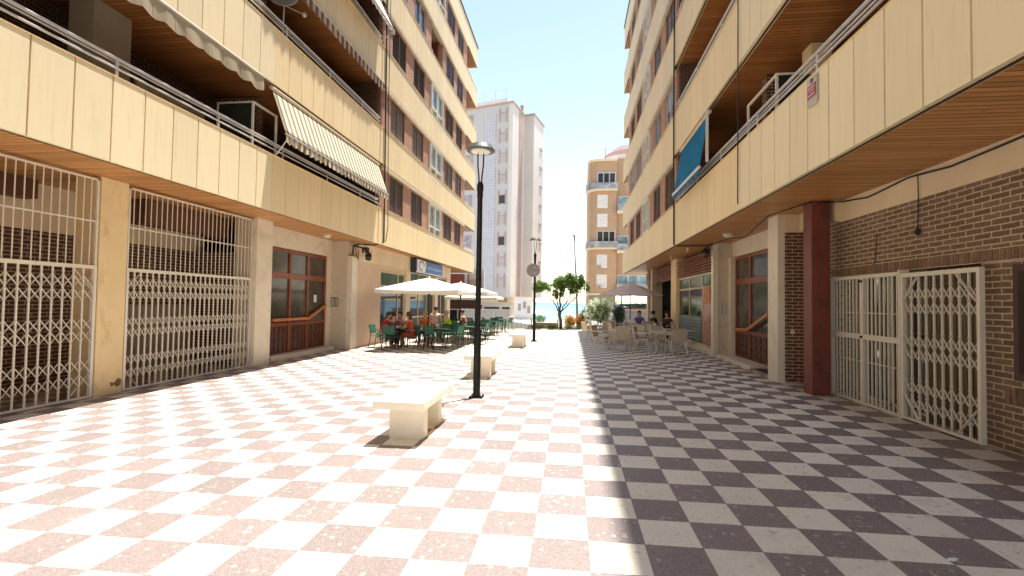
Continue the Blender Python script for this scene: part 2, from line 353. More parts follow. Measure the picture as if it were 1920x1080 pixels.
# ------------------------------------------------------------------ mesh builder
ORG = {}
class MB:
    def __init__(s): s.v = []; s.f = []
    def box(s, x0, x1, y0, y1, z0, z1):
        if x0 > x1: x0, x1 = x1, x0
        if y0 > y1: y0, y1 = y1, y0
        s.hexa([(x0, y0, z0), (x1, y0, z0), (x1, y1, z0), (x0, y1, z0), (x0, y0, z1), (x1, y0, z1), (x1, y1, z1), (x0, y1, z1)])
        return s
    def hexa(s, p):
        n = len(s.v); s.v += [tuple(q) for q in p]
        for f in ((0, 3, 2, 1), (4, 5, 6, 7), (0, 1, 5, 4), (1, 2, 6, 5), (2, 3, 7, 6), (3, 0, 4, 7)): s.f.append([n+i for i in f])
        return s
    def quad(s, *p):
        n = len(s.v); s.v += [tuple(q) for q in p]; s.f.append(list(range(n, n+len(p)))); return s
    def bar(s, a, b, w, h, upv=(0, 0, 1)):
        a, b = Vector(a), Vector(b); d = (b-a).normalized(); u = Vector(upv)
        if abs(d.dot(u)) > .98: u = Vector((0, 1, 0))
        x = d.cross(u).normalized()*w/2; z = x.cross(d).normalized()*h/2
        s.hexa([a-x-z, a+x-z, b+x-z, b-x-z, a-x+z, a+x+z, b+x+z, b-x+z]); return s
    def tube(s, pts, r, n=8, cap=True):
        pts = [Vector(p) for p in pts]; k = len(pts)
        rs = r if isinstance(r, (list, tuple)) else [r]*k
        base = len(s.v); prev = None
        for i, p in enumerate(pts):
            d = (pts[min(i+1, k-1)]-pts[max(i-1, 0)]).normalized()
            if prev is None:
                a = Vector((0, 0, 1)) if abs(d.z) < .9 else Vector((1, 0, 0)); x = d.cross(a).normalized()
            else: x = (prev-d*prev.dot(d)).normalized()
            prev = x; y = d.cross(x)
            for j in range(n):
                t = 2*math.pi*j/n; s.v.append(tuple(p+(x*math.cos(t)+y*math.sin(t))*rs[i]))
        for i in range(k-1):
            for j in range(n):
                a = base+i*n+j; b = base+i*n+(j+1) % n; s.f.append([a, b, b+n, a+n])
        if cap: s.f.append([base+j for j in range(n)][::-1]); s.f.append([base+(k-1)*n+j for j in range(n)])
        return s
    def lathe(s, c, prof, n=16, sx=1, sy=1):
        base = len(s.v); k = len(prof)
        for r, z in prof:
            for j in range(n):
                t = 2*math.pi*j/n; s.v.append((c[0]+r*math.cos(t)*sx, c[1]+r*math.sin(t)*sy, c[2]+z))
        for i in range(k-1):
            for j in range(n):
                a = base+i*n+j; b = base+i*n+(j+1) % n; s.f.append([a, b, b+n, a+n])
        s.f.append([base+j for j in range(n)][::-1]); s.f.append([base+(k-1)*n+j for j in range(n)])
        return s
    def prism(s, poly, x0, x1, ax='x'):
        n = len(s.v); k = len(poly)
        for x in (x0, x1):
            for a, b in poly: s.v.append((x, a, b) if ax == 'x' else ((a, x, b) if ax == 'y' else (a, b, x)))
        s.f.append(list(range(n, n+k))); s.f.append(list(range(n+k, n+2*k))[::-1])
        for i in range(k): j = (i+1) % k; s.f.append([n+j, n+i, n+k+i, n+k+j])
        return s
    def build(s, name, m, parent=None, smooth=False, bevel=0):
        me = bpy.data.meshes.new(name); o = bpy.data.objects.new(name, me); COL.objects.link(o)
        if parent is not None:
            org = ORG[parent.name]; o.parent = parent
        else:
            xs = [q[0] for q in s.v]; ys = [q[1] for q in s.v]; zs = [q[2] for q in s.v]
            org = Vector(((min(xs)+max(xs))/2, (min(ys)+max(ys))/2, min(zs))); o.location = org
        ORG[o.name] = org
        me.from_pydata([(q[0]-org.x, q[1]-org.y, q[2]-org.z) for q in s.v], [], s.f)
        me.materials.append(m)
        if smooth: me.polygons.foreach_set('use_smooth', [True]*len(me.polygons))
        bm = bmesh.new(); bm.from_mesh(me); bmesh.ops.recalc_face_normals(bm, faces=bm.faces); bm.to_mesh(me); bm.free()
        if bevel:
            md = o.modifiers.new('bevel', 'BEVEL'); md.width = bevel; md.segments = 2; md.limit_method = 'ANGLE'
        return o
def empty(name, loc, label, cat, group=None):
    o = bpy.data.objects.new(name, None); COL.objects.link(o); o.location = loc; o.empty_display_size = .3
    ORG[o.name] = Vector(loc); return tag(o, label, cat, group)
def tag(o, label, cat, group=None):
    o['label'] = label; o['category'] = cat
    if group: o['group'] = group
    return o
def struct(o, k='structure'): o['kind'] = k; return o
def dup(o, loc, rot, label, group=None, mats=None):
    kids = {}
    for c in bpy.data.objects:
        if c.parent: kids.setdefault(c.parent.name, []).append(c)
    def rec(a, par):
        b = a.copy(); COL.objects.link(b)
        if par: b.parent = par
        for ch in kids.get(a.name, []): rec(ch, b)
        return b
    n = rec(o, None); n.location = loc; n.rotation_euler = (0, 0, rot); n['label'] = label
    if group: n['group'] = group
    return n
S = 0.0115486
def gz(x): return S*x
def gable_text(body, size, m, parent, loc, rot, name='lettering', ext=.002):
    cu = bpy.data.curves.new(name, 'FONT'); cu.body = body; cu.size = size; cu.extrude = ext; cu.align_x = 'CENTER'; cu.align_y = 'CENTER'
    o = bpy.data.objects.new(name, cu); COL.objects.link(o); bpy.context.view_layer.update()
    dg = bpy.context.evaluated_depsgraph_get(); me = bpy.data.meshes.new_from_object(o.evaluated_get(dg))
    bpy.data.objects.remove(o); o = bpy.data.objects.new(name, me); COL.objects.link(o)
    me.materials.clear(); me.materials.append(m)
    mt = Matrix.Translation(Vector(loc)-(ORG[parent.name] if parent else Vector())) @ rot.to_4x4()
    me.transform(mt); o.parent = parent; return o

# ------------------------------------------------------------------ ground
def sheet(name, m, xs, ys, zf, kind='structure'):
    mb = MB(); nx, ny = len(xs), len(ys)
    for y in ys:
        for x in xs: mb.v.append((x, y, zf(x, y)))
    for j in range(ny-1):
        for i in range(nx-1): a = j*nx+i; mb.f.append([a, a+1, a+nx+1, a+nx])
    me = bpy.data.meshes.new(name); me.from_pydata(mb.v, [], mb.f); me.materials.append(m)
    o = bpy.data.objects.new(name, me); COL.objects.link(o); return struct(o, kind)
sheet('plaza_floor', M['floor'], [-12, 12], [-16, 30.2], lambda x, y: S*x)
def terr(x, y):
    if y < 30: return -.45
    if y < 48: return -.30-.02*(y-30)*.5
    if y < 60: return -.5
    if y < 90: return -.5-2.6*(y-60)/30
    if y < 140: return -3.1-1.0*(y-90)/50
    return -4.1-3*(y-140)/20
sheet('ground', M['paving'], [-220, -60, -12, 0, 12, 60, 220], [-80, -16, 30, 31, 48, 60, 61], terr)
sheet('beach', M['sand'], [-500, -60, 0, 60, 500], [60.99, 75, 90, 115, 140, 160], lambda x, y: terr(x, y)-.004)
sheet('street', M['asphalt'], [-60, 60], [34.2, 41.5], lambda x, y: terr(x, y)+.012)
sheet('sea', M['sea'], [-9000, -500, 0, 500, 9000], [136, 200, 600, 2000, 9000], lambda x, y: -3.95)
# distant shore strip is sea haze only
def kerb():
    mb = MB(); mb.box(-7, 4.2, 30.2, 30.42, -.45, .03); return struct(mb.build('kerb', M['cream_trim'], None))
kerb()
mb = MB(); mb.box(-60, 60, 34.02, 34.2, -.45, -.2); struct(mb.build('street_kerb', M['concrete']))
# ------------------------------------------------------------------ the two apartment blocks
def block(side):
    Lf = side == 'L'
    xf, d, z0 = (-7.28, -1, 3.85) if Lf else (3.47, 1, 3.73)
    yB, yBal, yP, yE = -14.0, (17.1 if Lf else 16.6), (31.7 if Lf else 30.6), (34.9 if Lf else 33.0)
    H, BH = 3.13, 1.38
    X = lambda o: xf+d*o
    def B(mb, o0, o1, y0, y1, z0_, z1_): mb.box(X(o0), X(o1), y0, y1, z0_, z1_)
    lab = ('cream banded apartment block on the left, with café and blue shop sign beneath' if Lf else
           'cream banded apartment block on the right, with red column and louvred café beneath')
    t = empty('apartment_building', (xf, 10, 0), lab, 'building', 'cream apartment blocks facing the plaza')
    back = MB()
    for k in range(6):
        zb = z0+H*k; bh = BH if k < 5 else 1.5
        a, b2, bk, dk = MB(), MB(), MB(), MB()
        # backing and panels
        B(bk, .022, .13, yB, yE, zb+.002, zb+bh-.004)
        y = 10.64 if Lf else 10.36
        g = .013
        yy = y
        while yy > yB+.3: B(a, 0, .06, yy-.58+g, yy-g, zb, zb+bh); yy -= .58
        yy = y
        while yy < yBal-.1:
            e = min(yy+.58, yBal); B(b2, .012, .06, yy+g*.7, e-g*.7, zb+.004, zb+bh-.003); yy = e
        yy = yBal
        while yy < yE-.05:
            e = min(yy+.29, yE); B(b2, .006, .06, yy+g*.5, e-g*.5, zb+.002, zb+bh); yy = e
        # end band across the far end
        w = .0
        while w < 5: B(b2, .13+w, .13+w+.57, yE-.06, yE, zb+.002, zb+bh); w += .58
        B(bk, .13, 5.1, yE-.12, yE-.062, zb+.01, zb+bh-.01)
        if k == 5:
            B(dk, -.05, .16, yB, yE+.05, zb+bh, zb+bh+.07); B(dk, .16, 5.1, yE-.16, yE+.05, zb+bh, zb+bh+.07)
        # coping & thin dark strip under the band
        cp = MB(); B(cp, -.012, .15, yB, yE+.01, zb+bh+.001, zb+bh+.010) if k < 5 else None
        B(dk, .062, .10, yB, yE-.13, zb-.006, zb+.010)
        a.build('balcony_front', M['panel'], t); b2.build('balcony_front', M['panel2'], t)
        bk.build('balcony_front_core', M['panel_back'], t); dk.build('dark_edge', M['dark'], t)
        if cp.v: cp.build('coping', M['panel2'], t)
        # slab + soffit
        sl_ = MB(); B(sl_, .132, 5.1, yB, yE-.125, zb+.035, zb+.20); sl_.build('floor_slab', M['concrete'], t)
        sf = MB()
        if k == 0: B(sf, .131, 3.4, yB, yE-.13, zb+.012, zb+.032)
        else:
            B(sf, .131, 2.3, yB, yBal, zb+.012, zb+.032); B(sf, .131, 5.0, yP, yE-.13, zb+.012, zb+.032)
        sf.build('soffit', M['soffit'] if k == 0 else M['soffit_shaded'], t)
        if k == 5: continue
        zt, zn = zb+bh, z0+H*(k+1)
        # railing
        if True:
            ra = MB(); o = .055
            ra.tube([(X(o), yB, zt+.32), (X(o), yBal-.02, zt+.32)], .028, 8); ra.tube([(X(o), yB, zt+.165), (X(o), yBal-.02, zt+.165)], .020, 8)
            ra.tube([(X(o+.05), yB, zt+.285), (X(o+.05), yBal-.02, zt+.285)], .018, 6)
            yy = 6.68-2.22*8 if Lf else 7.13-2.2*8
            while yy < yBal:
                if yy > yB: ra.box(X(o)-.012, X(o)+.012, yy-.02, yy+.02, zt+.0, zt+.31)
                yy += 2.22
            ra.build('railing', M['rail'], t)
        # recessed balcony walls
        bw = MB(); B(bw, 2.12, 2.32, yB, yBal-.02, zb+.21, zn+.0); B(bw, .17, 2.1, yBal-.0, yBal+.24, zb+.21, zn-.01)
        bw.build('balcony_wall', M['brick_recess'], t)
        for yc in ((-6.5, 2.2, 5.2, 9.9, 14.3) if Lf else (-6, 2.0, 5.4, 13.2)):
            fr = MB(); B(fr, 2.06, 2.118, yc-.95, yc+.95, zb+.21, zb+2.55); f = fr.build('balcony_door', M['white'] if (k+int(yc)) % 3 == 0 else M['wood_dark'], t)
            gl = MB()
            for s_ in (-1, 1): B(gl, 2.05, 2.058, yc+s_*.47-.4, yc+s_*.47+.4, zb+.35, zb+2.4)
            gl.build('pane', M['glass'], f)
        if Lf:
            for yc in (7.55, -1.0):
                cm = MB(); B(cm, 1.12, 1.62, yc-.36, yc+.36, zb+.21, zn+.005); cm.build('column', M['concrete'], t)
            cm = MB(); B(cm, .95, 2.11, 11.3, 11.55, zb+.21, zn+.005); cm.build('partition_wall', M['brickL'], t)
        else:
            for yc in (9.9,):
                cm = MB(); B(cm, 1.12, 1.5, yc-.18, yc+.18, zb+.21, zn+.005); cm.build('column', M['ochre'], t)
            cm = MB(); B(cm, .8, 2.11, 11.0, 11.25, zb+.21, zn+.005); cm.build('partition_wall', M['brickL'], t)
        # window zone
        sh = 0 if Lf else -1.1
        if Lf: wins = [(18.3, 19.9), (20.92, 22.56), (23.5, 25.7), (26.48, 28.3), (29.08, 30.66)]
        else: wins = [(17.2, 18.85), (19.8, 21.4), (22.3, 24.1), (25.4, 27.0), (28.0, 29.6)]
        fa = MB(); ys = [yBal+.245]
        for w0, w1 in wins: ys += [w0, w1]
        ys.append(yP)
        for i in range(0, len(ys), 2): B(fa, .10, .40, ys[i], ys[i+1], zt-.06, zn-.0)
        B(fa, .402, 5, yP-.25, yP, zb+.21, zn)      # far end wall
        B(fa, .132, .40, yBal+.245, yP, zb+.21, zt-.062)
        fa.build('facade_wall', M['facade_brick'], t)
        li = MB(); B(li, -.01, .10, yBal+.3, yP-.2, zn-.17, zn-.03); B(li, .10, .25, yBal+.3, yP-.2, zn-.10, zn-.04); li.build('lintel', M['beige_frame'], t)
        for i, (w0, w1) in enumerate(wins):
            wm = MB(); zs, ze = zt+.04, zn-.18
            cen = i == 2
            if cen and Lf and k == 3:
                lg = MB(); B(lg, 1.4, 1.5, w0, w1, zt-.06, zn); B(lg, .402, 1.4, w1+.001, w1+.1, zt-.06, zn); B(lg, .402, 1.4, w0-.1, w0-.001, zt-.06, zn)
                lg.build('loggia', M['redwall'], t); continue
            if cen:
                o = .0
                f = MB(); fw_ = .07
                zs = zt-.25 if Lf else zt+.02
                B(f, o, .30, w0, w0+fw_, zs, ze); B(f, o, .30, w1-fw_, w1, zs, ze); B(f, o, .30, w0+fw_, w1-fw_, ze-fw_, ze); B(f, o, .30, w0+fw_, w1-fw_, zs, zs+fw_)
                c = (w0+w1)/2; B(f, o+.02, .28, c-.045, c+.045, zs+fw_, ze-fw_); B(f, o+.03, .27, w0+fw_, w1-fw_, zs+.62, zs+.68)
                fo = f.build('window', M['white'], t)
                p = MB(); B(p, .12, .13, w0+fw_, w1-fw_, zs+fw_, ze-fw_); p.build('pane', M['glass_blue'] if k != 4 else M['glass'], fo)
                continue
            # side windows
            if Lf:
                mt_ = {0: 'shut_brown', 1: 'shut_grey', 2: 'shut_dark', 3: 'shut_blue', 4: 'shut_blue'}[k]
                if k == 3 and i < 2: mt_ = 'glassdark'
                if k == 2 and i > 2: mt_ = 'shut_brown'
                if k == 1 and i > 2: mt_ = 'shut_grey'
            else:
                mt_ = {0: 'shut_brown', 1: 'glassdark', 2: 'shut_blue', 3: 'glassdark', 4: 'shut_blue'}[k]
                if k == 2 and i > 2: mt_ = 'shut_brown'
                if k == 3 and i == 4: mt_ = 'shut_grey'
            f = MB(); o = .13; fw_ = .045
            B(f, o, .30, w0, w0+fw_, zs, ze); B(f, o, .30, w1-fw_, w1, zs, ze); B(f, o, .30, w0+fw_, w1-fw_, ze-fw_, ze); B(f, o, .30, w0+fw_, w1-fw_, zs, zs+fw_)
            c = (w0+w1)/2; B(f, o, .29, c-.03, c+.03, zs+fw_, ze-fw_)
            fo = f.build('window', M['win_frame'] if mt_ != 'glassdark' else M['rail'], t)
            if mt_ == 'glassdark':
                p = MB(); B(p, .20, .21, w0+fw_, w1-fw_, zs+fw_, ze-fw_); p.build('pane', M['glass'], fo)
                if (i+k) % 2:
                    p = MB(); B(p, .17, .195, w0+fw_+.01, w1-fw_-.01, ze-.75, ze-fw_); p.build('roller_shutter', M['shut_blue'], fo)
            else:
                p = MB(); low = zs+fw_ if not (mt_ == 'shut_blue' and i > 2) else zs+.5
                z = low
                while z < ze-fw_-.03:
                    for (q0, q1) in ((w0+fw_+.01, c-.04), (c+.04, w1-fw_-.01)):
                        p.hexa([(X(.155), q0, z), (X(.155), q1, z), (X(.175), q1, z), (X(.175), q0, z), (X(.180), q0, z+.052), (X(.180), q1, z+.052), (X(.200), q1, z+.052), (X(.200), q0, z+.052)])
                    z += .055
                p.build('shutter', M[mt_], fo)
                if low > zs+.3:
                    p = MB(); B(p, .22, .23, w0+fw_, w1-fw_, zs+fw_, low); p.build('pane', M['glass'], fo)
        # sill
        si = MB(); B(si, -.02, .10, yBal+.3, wins[2][0]-.05, zt+.031, zt+.065); B(si, -.02, .10, wins[2][1]+.05, yP-.1, zt+.031, zt+.065)
        si.build('sill', M['beige_frame'], t)
        er = MB()
        for zz in (.25, .12): er.tube([(X(.06), yP+.1, zt+zz), (X(.06), yE-.06, zt+zz), (X(3), yE-.06, zt+zz)], .018, 6)
        er.build('railing', M['white'], t)
    # top storey void wall behind roof band + roof + rear volume
    zr = z0+H*5
    rf = MB(); B(rf, .14, 11, yB, yE-.14, zr+1.25, zr+1.38); rf.build('roof', M['roof'], t)
    bx_ = MB(); B(bx_, 5.12, 11, yB, yP-.05, -.4, zr+1.2); bx_.build('rear_wall', M['facade_brick'], t)
    return t, X, B, d, z0, yB, yP
TL, XL, BL, _, Z0L, yB, yPL = block('L')
TR, XR, BR, _, Z0R, _, yPR = block('R')
def bxs(name, m, parent, *boxes, bevel=0):
    mb = MB()
    for b in boxes: mb.box(*b)
    return mb.build(name, m, parent, bevel=bevel)
# ---- left ground floor (world x)
zc = Z0L+.011; G = -.35
bxs('column', M['ochre'], TL, (-8.92, -8.38, 7.45, 7.98, G, zc), bevel=.012)
bxs('column', M['ochre'], TL, (-8.92, -8.38, -.6, -.05, G, zc))
bxs('column', M['ochre'], TL, (-8.92, -8.38, -9, -8.4, G, zc))
bxs('column', M['marble'], TL, (-8.9, -8.28, 11.56, 12.22, G, zc), bevel=.006)
bxs('porch_wall', M['brickL'], TL, (-10.5, -10.25, -14, 8.6, G, 2.95), (-10.5, -10.251, 8.6, 11.7, 1.50, 2.95), (-10.24, -8.92, 11.7, 12.0, G, 2.95), (-9.3, -8.93, 12.0, 12.2, G, 2.95))
bxs('porch_upper_wall', M['plaster'], TL, (-10.49, -10.22, -14, 12.0, 2.952, zc))
bxs('porch_beam', mat('dark_beam', (.12, .05, .028), .6), TL, (-10.215, -9.9, 4.0, 7.6, 3.5, zc-.01), (-9.6, -9.2, 9.2, 11.65, 3.30, zc-.01))
bxs('porch_dado', M['concrete'], TL, (-10.5, -10.22, 9.2, 11.69, G, 1.50))
bxs('porch_door', M['wood'], TL, (-10.3, -10.235, 8.62, 9.15, G, 2.1))
# door bay
bxs('porch_door_surround', M['marble'], TL, (-9.2, -8.74, 12.23, 12.85, G, zc), (-9.2, -8.74, 12.85, 16.3, 3.26, zc), (-9.2, -8.72, 16.02, 16.34, G, zc))
bxs('return_wall', M['marble_wall'], TL, (-9.2, -8.12, 16.345, 16.75, G, zc))
bxs('pilaster', M['marble'], TL, (-8.118, -7.93, 16.34, 16.78, G, 3.3))
bxs('door_step', M['marble'], TL, (-9.0, -8.42, 12.5, 16.1, G, .04), bevel=.008)
def entrance(t, xo, d, ys, z0, ztr, ztop, bar, low=.92, side_angle=0):
    """wooden entrance: leaves between ys, out direction = -d"""
    f = MB(); xo_ = lambda o: xo-d*o
    def q(mb, o0, o1, y0, y1, za, zb): mb.box(xo_(o0), xo_(o1), y0, y1, za, zb)
    for y in ys: q(f, -.05, .05, y-.055, y+.055, z0, ztop)
    for a, b in zip(ys[:-1], ys[1:]):
        for za, zb in ((z0, z0+.10), (low-.05, low+.05), (ztr-.09, ztr+.09), (ztop-.10, ztop)): q(f, -.045, .045, a+.055, b-.055, za, zb)
    fo = f.build('entrance_door', M['wood'], t, bevel=.006)
    g = MB(); p = MB()
    for a, b in zip(ys[:-1], ys[1:]):
        q(g, -.008, .004, a+.055, b-.055, low+.05, ztr-.09); q(g, -.008, .004, a+.055, b-.055, ztr+.09, ztop-.10)
        q(p, -.03, .0, a+.055, b-.055, z0+.10, low-.05)
        n = 4; w = (b-a-.11)/n; hh = (low-.15-z0)/3
        for i in range(n):
            for j in range(3): q(p, .0, .022, a+.055+i*w+.03, a+.055+(i+1)*w-.03, z0+.10+j*hh+.03, z0+.10+(j+1)*hh-.03)
    g.build('pane', M['glass_door'], fo); p.build('door_panel', M['wood_dark'], fo, bevel=.004)
    h = MB()
    for a, b in zip(bar[:-1], bar[1:]): h.bar((xo_(.11), a[0], a[1]), (xo_(.11), b[0], b[1]), .05, .085)
    for a in bar: h.box(xo_(.04), xo_(.10), a[0]-.02, a[0]+.02, a[1]-.02, a[1]+.02)
    h.build('door_handle', M['wood2'], fo)
    return fo
eL = entrance(TL, -8.80, -1, [12.87, 13.86, 14.86, 15.98], -.02, 2.42, 3.24, [(12.92, 1.07), (14.84, 1.07), (15.93, 1.50)])
bxs('notice', M['sign_white'], eL, (-8.792, -8.788, 15.30, 15.48, 1.60, 1.86))
# shop
bxs('shop_wall', M['plaster_pink'], TL, (-8.6, -7.96, 16.79, 19.05, G, 3.18), (-8.6, -7.962, 19.05, 22.0, 2.98, 3.18), (-8.6, -7.962, 19.05, 22.0, G, .02))
bxs('shop_fascia', M['plaster'], TL, (-8.6, -7.90, 16.79, 30.4, 3.182, zc), (-8.6, -7.91, 22.0, 22.62, G, 3.18), (-8.6, -7.91, 26.9, 27.5, G, 3.18), (-8.6, -7.91, 29.6, 30.4, G, 3.18))
bxs('shop_backing', M['interior'], TL, (-11.4, -11.2, 16.8, 31, G, zc), (-11.2, -8.61, 16.6, 16.8, G, zc), (-11.2, -8.2, 30.41, 30.6, G, zc), (-11.2, -8.0, 16.8, 30.4, -.14, -.10))
def shopfront(t, x, d, y0, y1, ys, zs, fm, gm, z0=-.05, name='shop_window'):
    f = MB()
    f.box(x-.04, x+.04, y0, y0+.07, z0, zs[-1]); f.box(x-.04, x+.04, y1-.07, y1, z0, zs[-1])
    for y in ys: f.box(x-.035, x+.035, y-.035, y+.035, z0, zs[-1])
    for z in [z0]+list(zs): f.box(x-.038, x+.038, y0+.07, y1-.07, z-.0, z+.07) if z == z0 else f.box(x-.038, x+.038, y0+.07, y1-.07, z-.07, z)
    fo = f.build(name, fm, t)
    bxs('pane', gm, fo, (x-.006, x+.006, y0+.06, y1-.06, z0+.05, zs[-2]-.03))
    bxs('transom_pane', M['glass_green'], fo, (x-.006, x+.006, y0+.06, y1-.06, zs[-2]+.0, zs[-1]-.05))
    return fo
shopfront(TL, -8.05, -1, 19.06, 21.99, [21.2], [2.35, 2.97], M['beige_frame'], M['glass'])
shopfront(TL, -8.05, -1, 22.63, 26.89, [24.2, 25.6], [.9, 2.35, 3.15], M['beige_frame'], M['glass'], name='shop_door')
shopfront(TL, -8.05, -1, 27.51, 29.59, [28.5], [.9, 2.35, 3.15], M['beige_frame'], M['glass'])
# ---- right ground floor
zc = Z0R+.011; G = -.3
bxs('ground_wall', M['brick'], TR, (5.1, 5.6, -14, 6.60, G, 3.34), (5.1, 5.6, 6.60, 9.90, 2.305, 3.34), (5.1, 5.6, 9.90, 10.35, G, 3.34), (5.1, 5.6, 10.35, 11.05, 2.30, 3.34))
bxs('ground_wall', M['brickR'], TR, (4.66, 5.6, 11.06, 11.35, G, 3.34))
def soldier(y0, y1, z0, z1, x=5.1):
    mb = MB(); y = y0
    while y < y1-.02: mb.box(x-.014, x+.05, y+.009, min(y+.075, y1), z0, z1); y += .084
    return mb
msol = mat('soldier_brick', (.20, .125, .080), .85, .2, 20, .5, 60, isl=.2)
mb = soldier(-4, 9.99, 2.28+.03, 2.455); mb.build('lintel_course', msol, TR)
bxs('lintel_mortar', M['plaster'], TR, (5.097, 5.12, -4, 9.99, 2.30, 2.465))
mb = soldier(5.2, 6.3, .62, .80); mb.build('lintel_course', msol, TR)
bxs('upper_wall', M['plaster'], TR, (5.085, 5.6, -14, 9.6, 3.342, zc), (4.95, 5.6, 9.6, 11.0, 3.342, zc), (4.64, 5.6, 11.0, 11.5, 3.342, zc))
bxs('gate_recess', M['dim2'], TR, (5.75, 5.8, 7.8, 9.95, G, 2.46), (5.6, 5.75, 6.4, 6.58, G, 2.46))
bxs('inner_door', mat('olive_door', (.16, .115, .065), .6), TR, *[(5.28, 5.33, 6.44+i*.09, 6.51+i*.09, G, 2.45) for i in range(15)], (5.331, 5.36, 6.42, 7.8, G, 2.45))
f = bxs('shop_window', M['white'], TR, (5.42, 5.5, 7.84, 7.92, G, 2.4), (5.42, 5.5, 9.78, 9.88, G, 2.4), (5.42, 5.5, 8.8, 8.88, G, 2.4), (5.42, 5.5, 7.92, 9.78, .0, .10), (5.42, 5.5, 7.92, 9.78, 2.3, 2.4))
bxs('pane', m_glass('shiny_glass', (.06, .055, .045), .03, 1, 1.9), f, (5.45, 5.46, 7.9, 9.8, .08, 2.32))
bxs('column', M['redpaint'], TR, (4.53, 4.86, 9.6, 9.93, G, zc), bevel=.01)
bxs('service_door', M['white'], TR, (5.12, 5.16, 10.36, 11.04, G, 2.29))
bxs('column', M['marble'], TR, (4.50, 4.652, 11.02, 11.54, G, zc), bevel=.005)
bxs('door_surround', M['marble'], TR, (5.0, 5.6, 11.36, 12.4, G, zc), (5.14, 5.6, 12.4, 15.99, 3.25, zc), (5.02, 5.6, 15.70, 15.99, G, 3.25))
bxs('return_wall', M['marble_wall'], TR, (4.72, 5.6, 16.0, 16.14, G, zc))
bxs('pilaster', M['marble'], TR, (4.56, 4.715, 15.97, 16.2, G, zc))
bxs('door_step', M['marble'], TR, (4.62, 5.1, 13.0, 15.95, G, .17), bevel=.008)
bxs('door_step', M['concrete'], TR, (4.62, 5.1, 11.7, 12.98, G, .09))
bxs('door_mat', M['black'], TR, (4.7, 5.05, 12.1, 12.9, .091, .105))
entrance(TR, 5.2, 1, [12.42, 12.95, 14.5, 15.68], .10, 2.45, 3.24, [(15.6, .98), (14.5, 1.02), (13.05, 1.50)])
bxs('shop_plinth', M['marble'], TR, (4.62, 5.0, 16.21, 21.45, G, .26))
fR = shopfront(TR, 4.72, 1, 16.22, 21.46, [17.72, 19.6], [2.38, 2.85], M['beige_frame'], M['glass'], z0=.27)
bxs('column', M['ochre'], TR, (4.58, 5.1, 21.5, 22.6, G, zc))
bxs('side_wall', M['cream_trim'], TR, (4.62, 5.2, 28.0, 28.4, G, zc), (4.7, 5.2, 29.9, 30.5, G, zc))
bxs('shop_backing', M['interior'], TR, (7.6, 7.8, 16, 30.5, G, zc), (5.0, 7.6, 16.15, 16.3, G, zc), (5.2, 7.6, 30.45, 30.6, G, zc), (4.75, 7.6, 16.2, 30.5, -.05, 0.03))
bxs('louvre_backing', M['dim2'], TR, (4.9, 4.95, 16.2, 30.5, 2.9, zc))
lv = MB()
for i in range(8):
    z = 2.88+i*.105
    if i < 7: lv.hexa([(4.62, 16.25, z), (4.62, 30.4, z), (4.66, 30.4, z), (4.66, 16.25, z), (4.66, 16.25, z+.075), (4.66, 30.4, z+.075), (4.70, 30.4, z+.075), (4.70, 16.25, z+.075)])
for y in (16.3, 17.7, 20.4, 23.1, 25.8, 28.5, 30.3): lv.box(4.70, 4.74, y, y+.05, 2.86, zc)
lv.build('louvre', M['slat'], TR)

# ------------------------------------------------------------------ security gates
def gate(name, loc, label, x, y0, y1, z0, z1, pitch, upper=None, rows=((.87, .77), (.55, .46), (.24, .13)), lattice=True, group='white folding security gates', zfix=None):
    t = empty(name, loc, label, 'security gate', group)
    f = MB(); w = .03
    f.box(x-w, x+w, y0, y0+.05, z0, z1); f.box(x-w, x+w, y1-.05, y1, z0, z1)
    f.box(x-w, x+w, y0+.05, y1-.05, z1-.06, z1); f.box(x-w*.8, x+w*.8, y0+.05, y1-.05, z0, z0+.035)
    f.build('gate_frame', M['white'], t)
    n = max(2, round((y1-y0-.1)/pitch)); st = (y1-y0-.1)/n
    b = MB(); l = MB(); Hh = z1-z0
    for i in range(1, n): y = y0+.05+i*st; b.box(x-.011, x+.011, y-.011, y+.011, z0+.03, z1-.055)
    if not lattice: b.build('gate_bars', M['white'], t)
    else: l = b
    if lattice:
        for i in range(n):
            ya, yb = y0+.05+i*st, y0+.05+(i+1)*st
            for pr_ in rows:
                for k in pr_:
                    zc_ = z0+Hh*k; h = .098*Hh/2.2
                    l.bar((x-.018, ya, zc_-h), (x-.018, yb, zc_+h), .008, .018, (1, 0, 0)); l.bar((x+.018, ya, zc_+h), (x+.018, yb, zc_-h), .008, .018, (1, 0, 0))
        for (ya, sgn) in ((y0+.05, 1), (y1-.05, -1)):
            for (za, zb_) in ((z1-.42, z1-.07), (z0+.40, z0+.05)): l.bar((x-.03, ya, za), (x-.03, ya+sgn*.30, zb_), .01, .03, (1, 0, 0))
        l.build('gate_lattice', M['white'], t)
    if upper:
        u = MB(); zt = upper
        u.box(x-.02, x+.02, y0, y0+.035, z1+.002, zt); u.box(x-.02, x+.02, y1-.035, y1, z1+.002, zt)
        u.box(x-.02, x+.02, y0, y1, zt-.03, zt); u.box(x-.014, x+.014, y0+.03, y1-.03, z1+(zt-z1)*.50, z1+(zt-z1)*.50+.022)
        m_ = round((y1-y0)/.128); s2 = (y1-y0)/m_
        for i in range(1, m_): y = y0+i*s2; u.box(x-.0065, x+.0065, y-.0065, y+.0065, z1, zt-.03)
        u.build('upper_grille', M['white'], t)
    return t
gate('security_gate', (-8.42, 3.7, -.1), 'white folding gate with upper grille left of the ochre column, nearest the camera', -8.42, -.02, 7.43, -.08, 2.25, .165, 3.80)
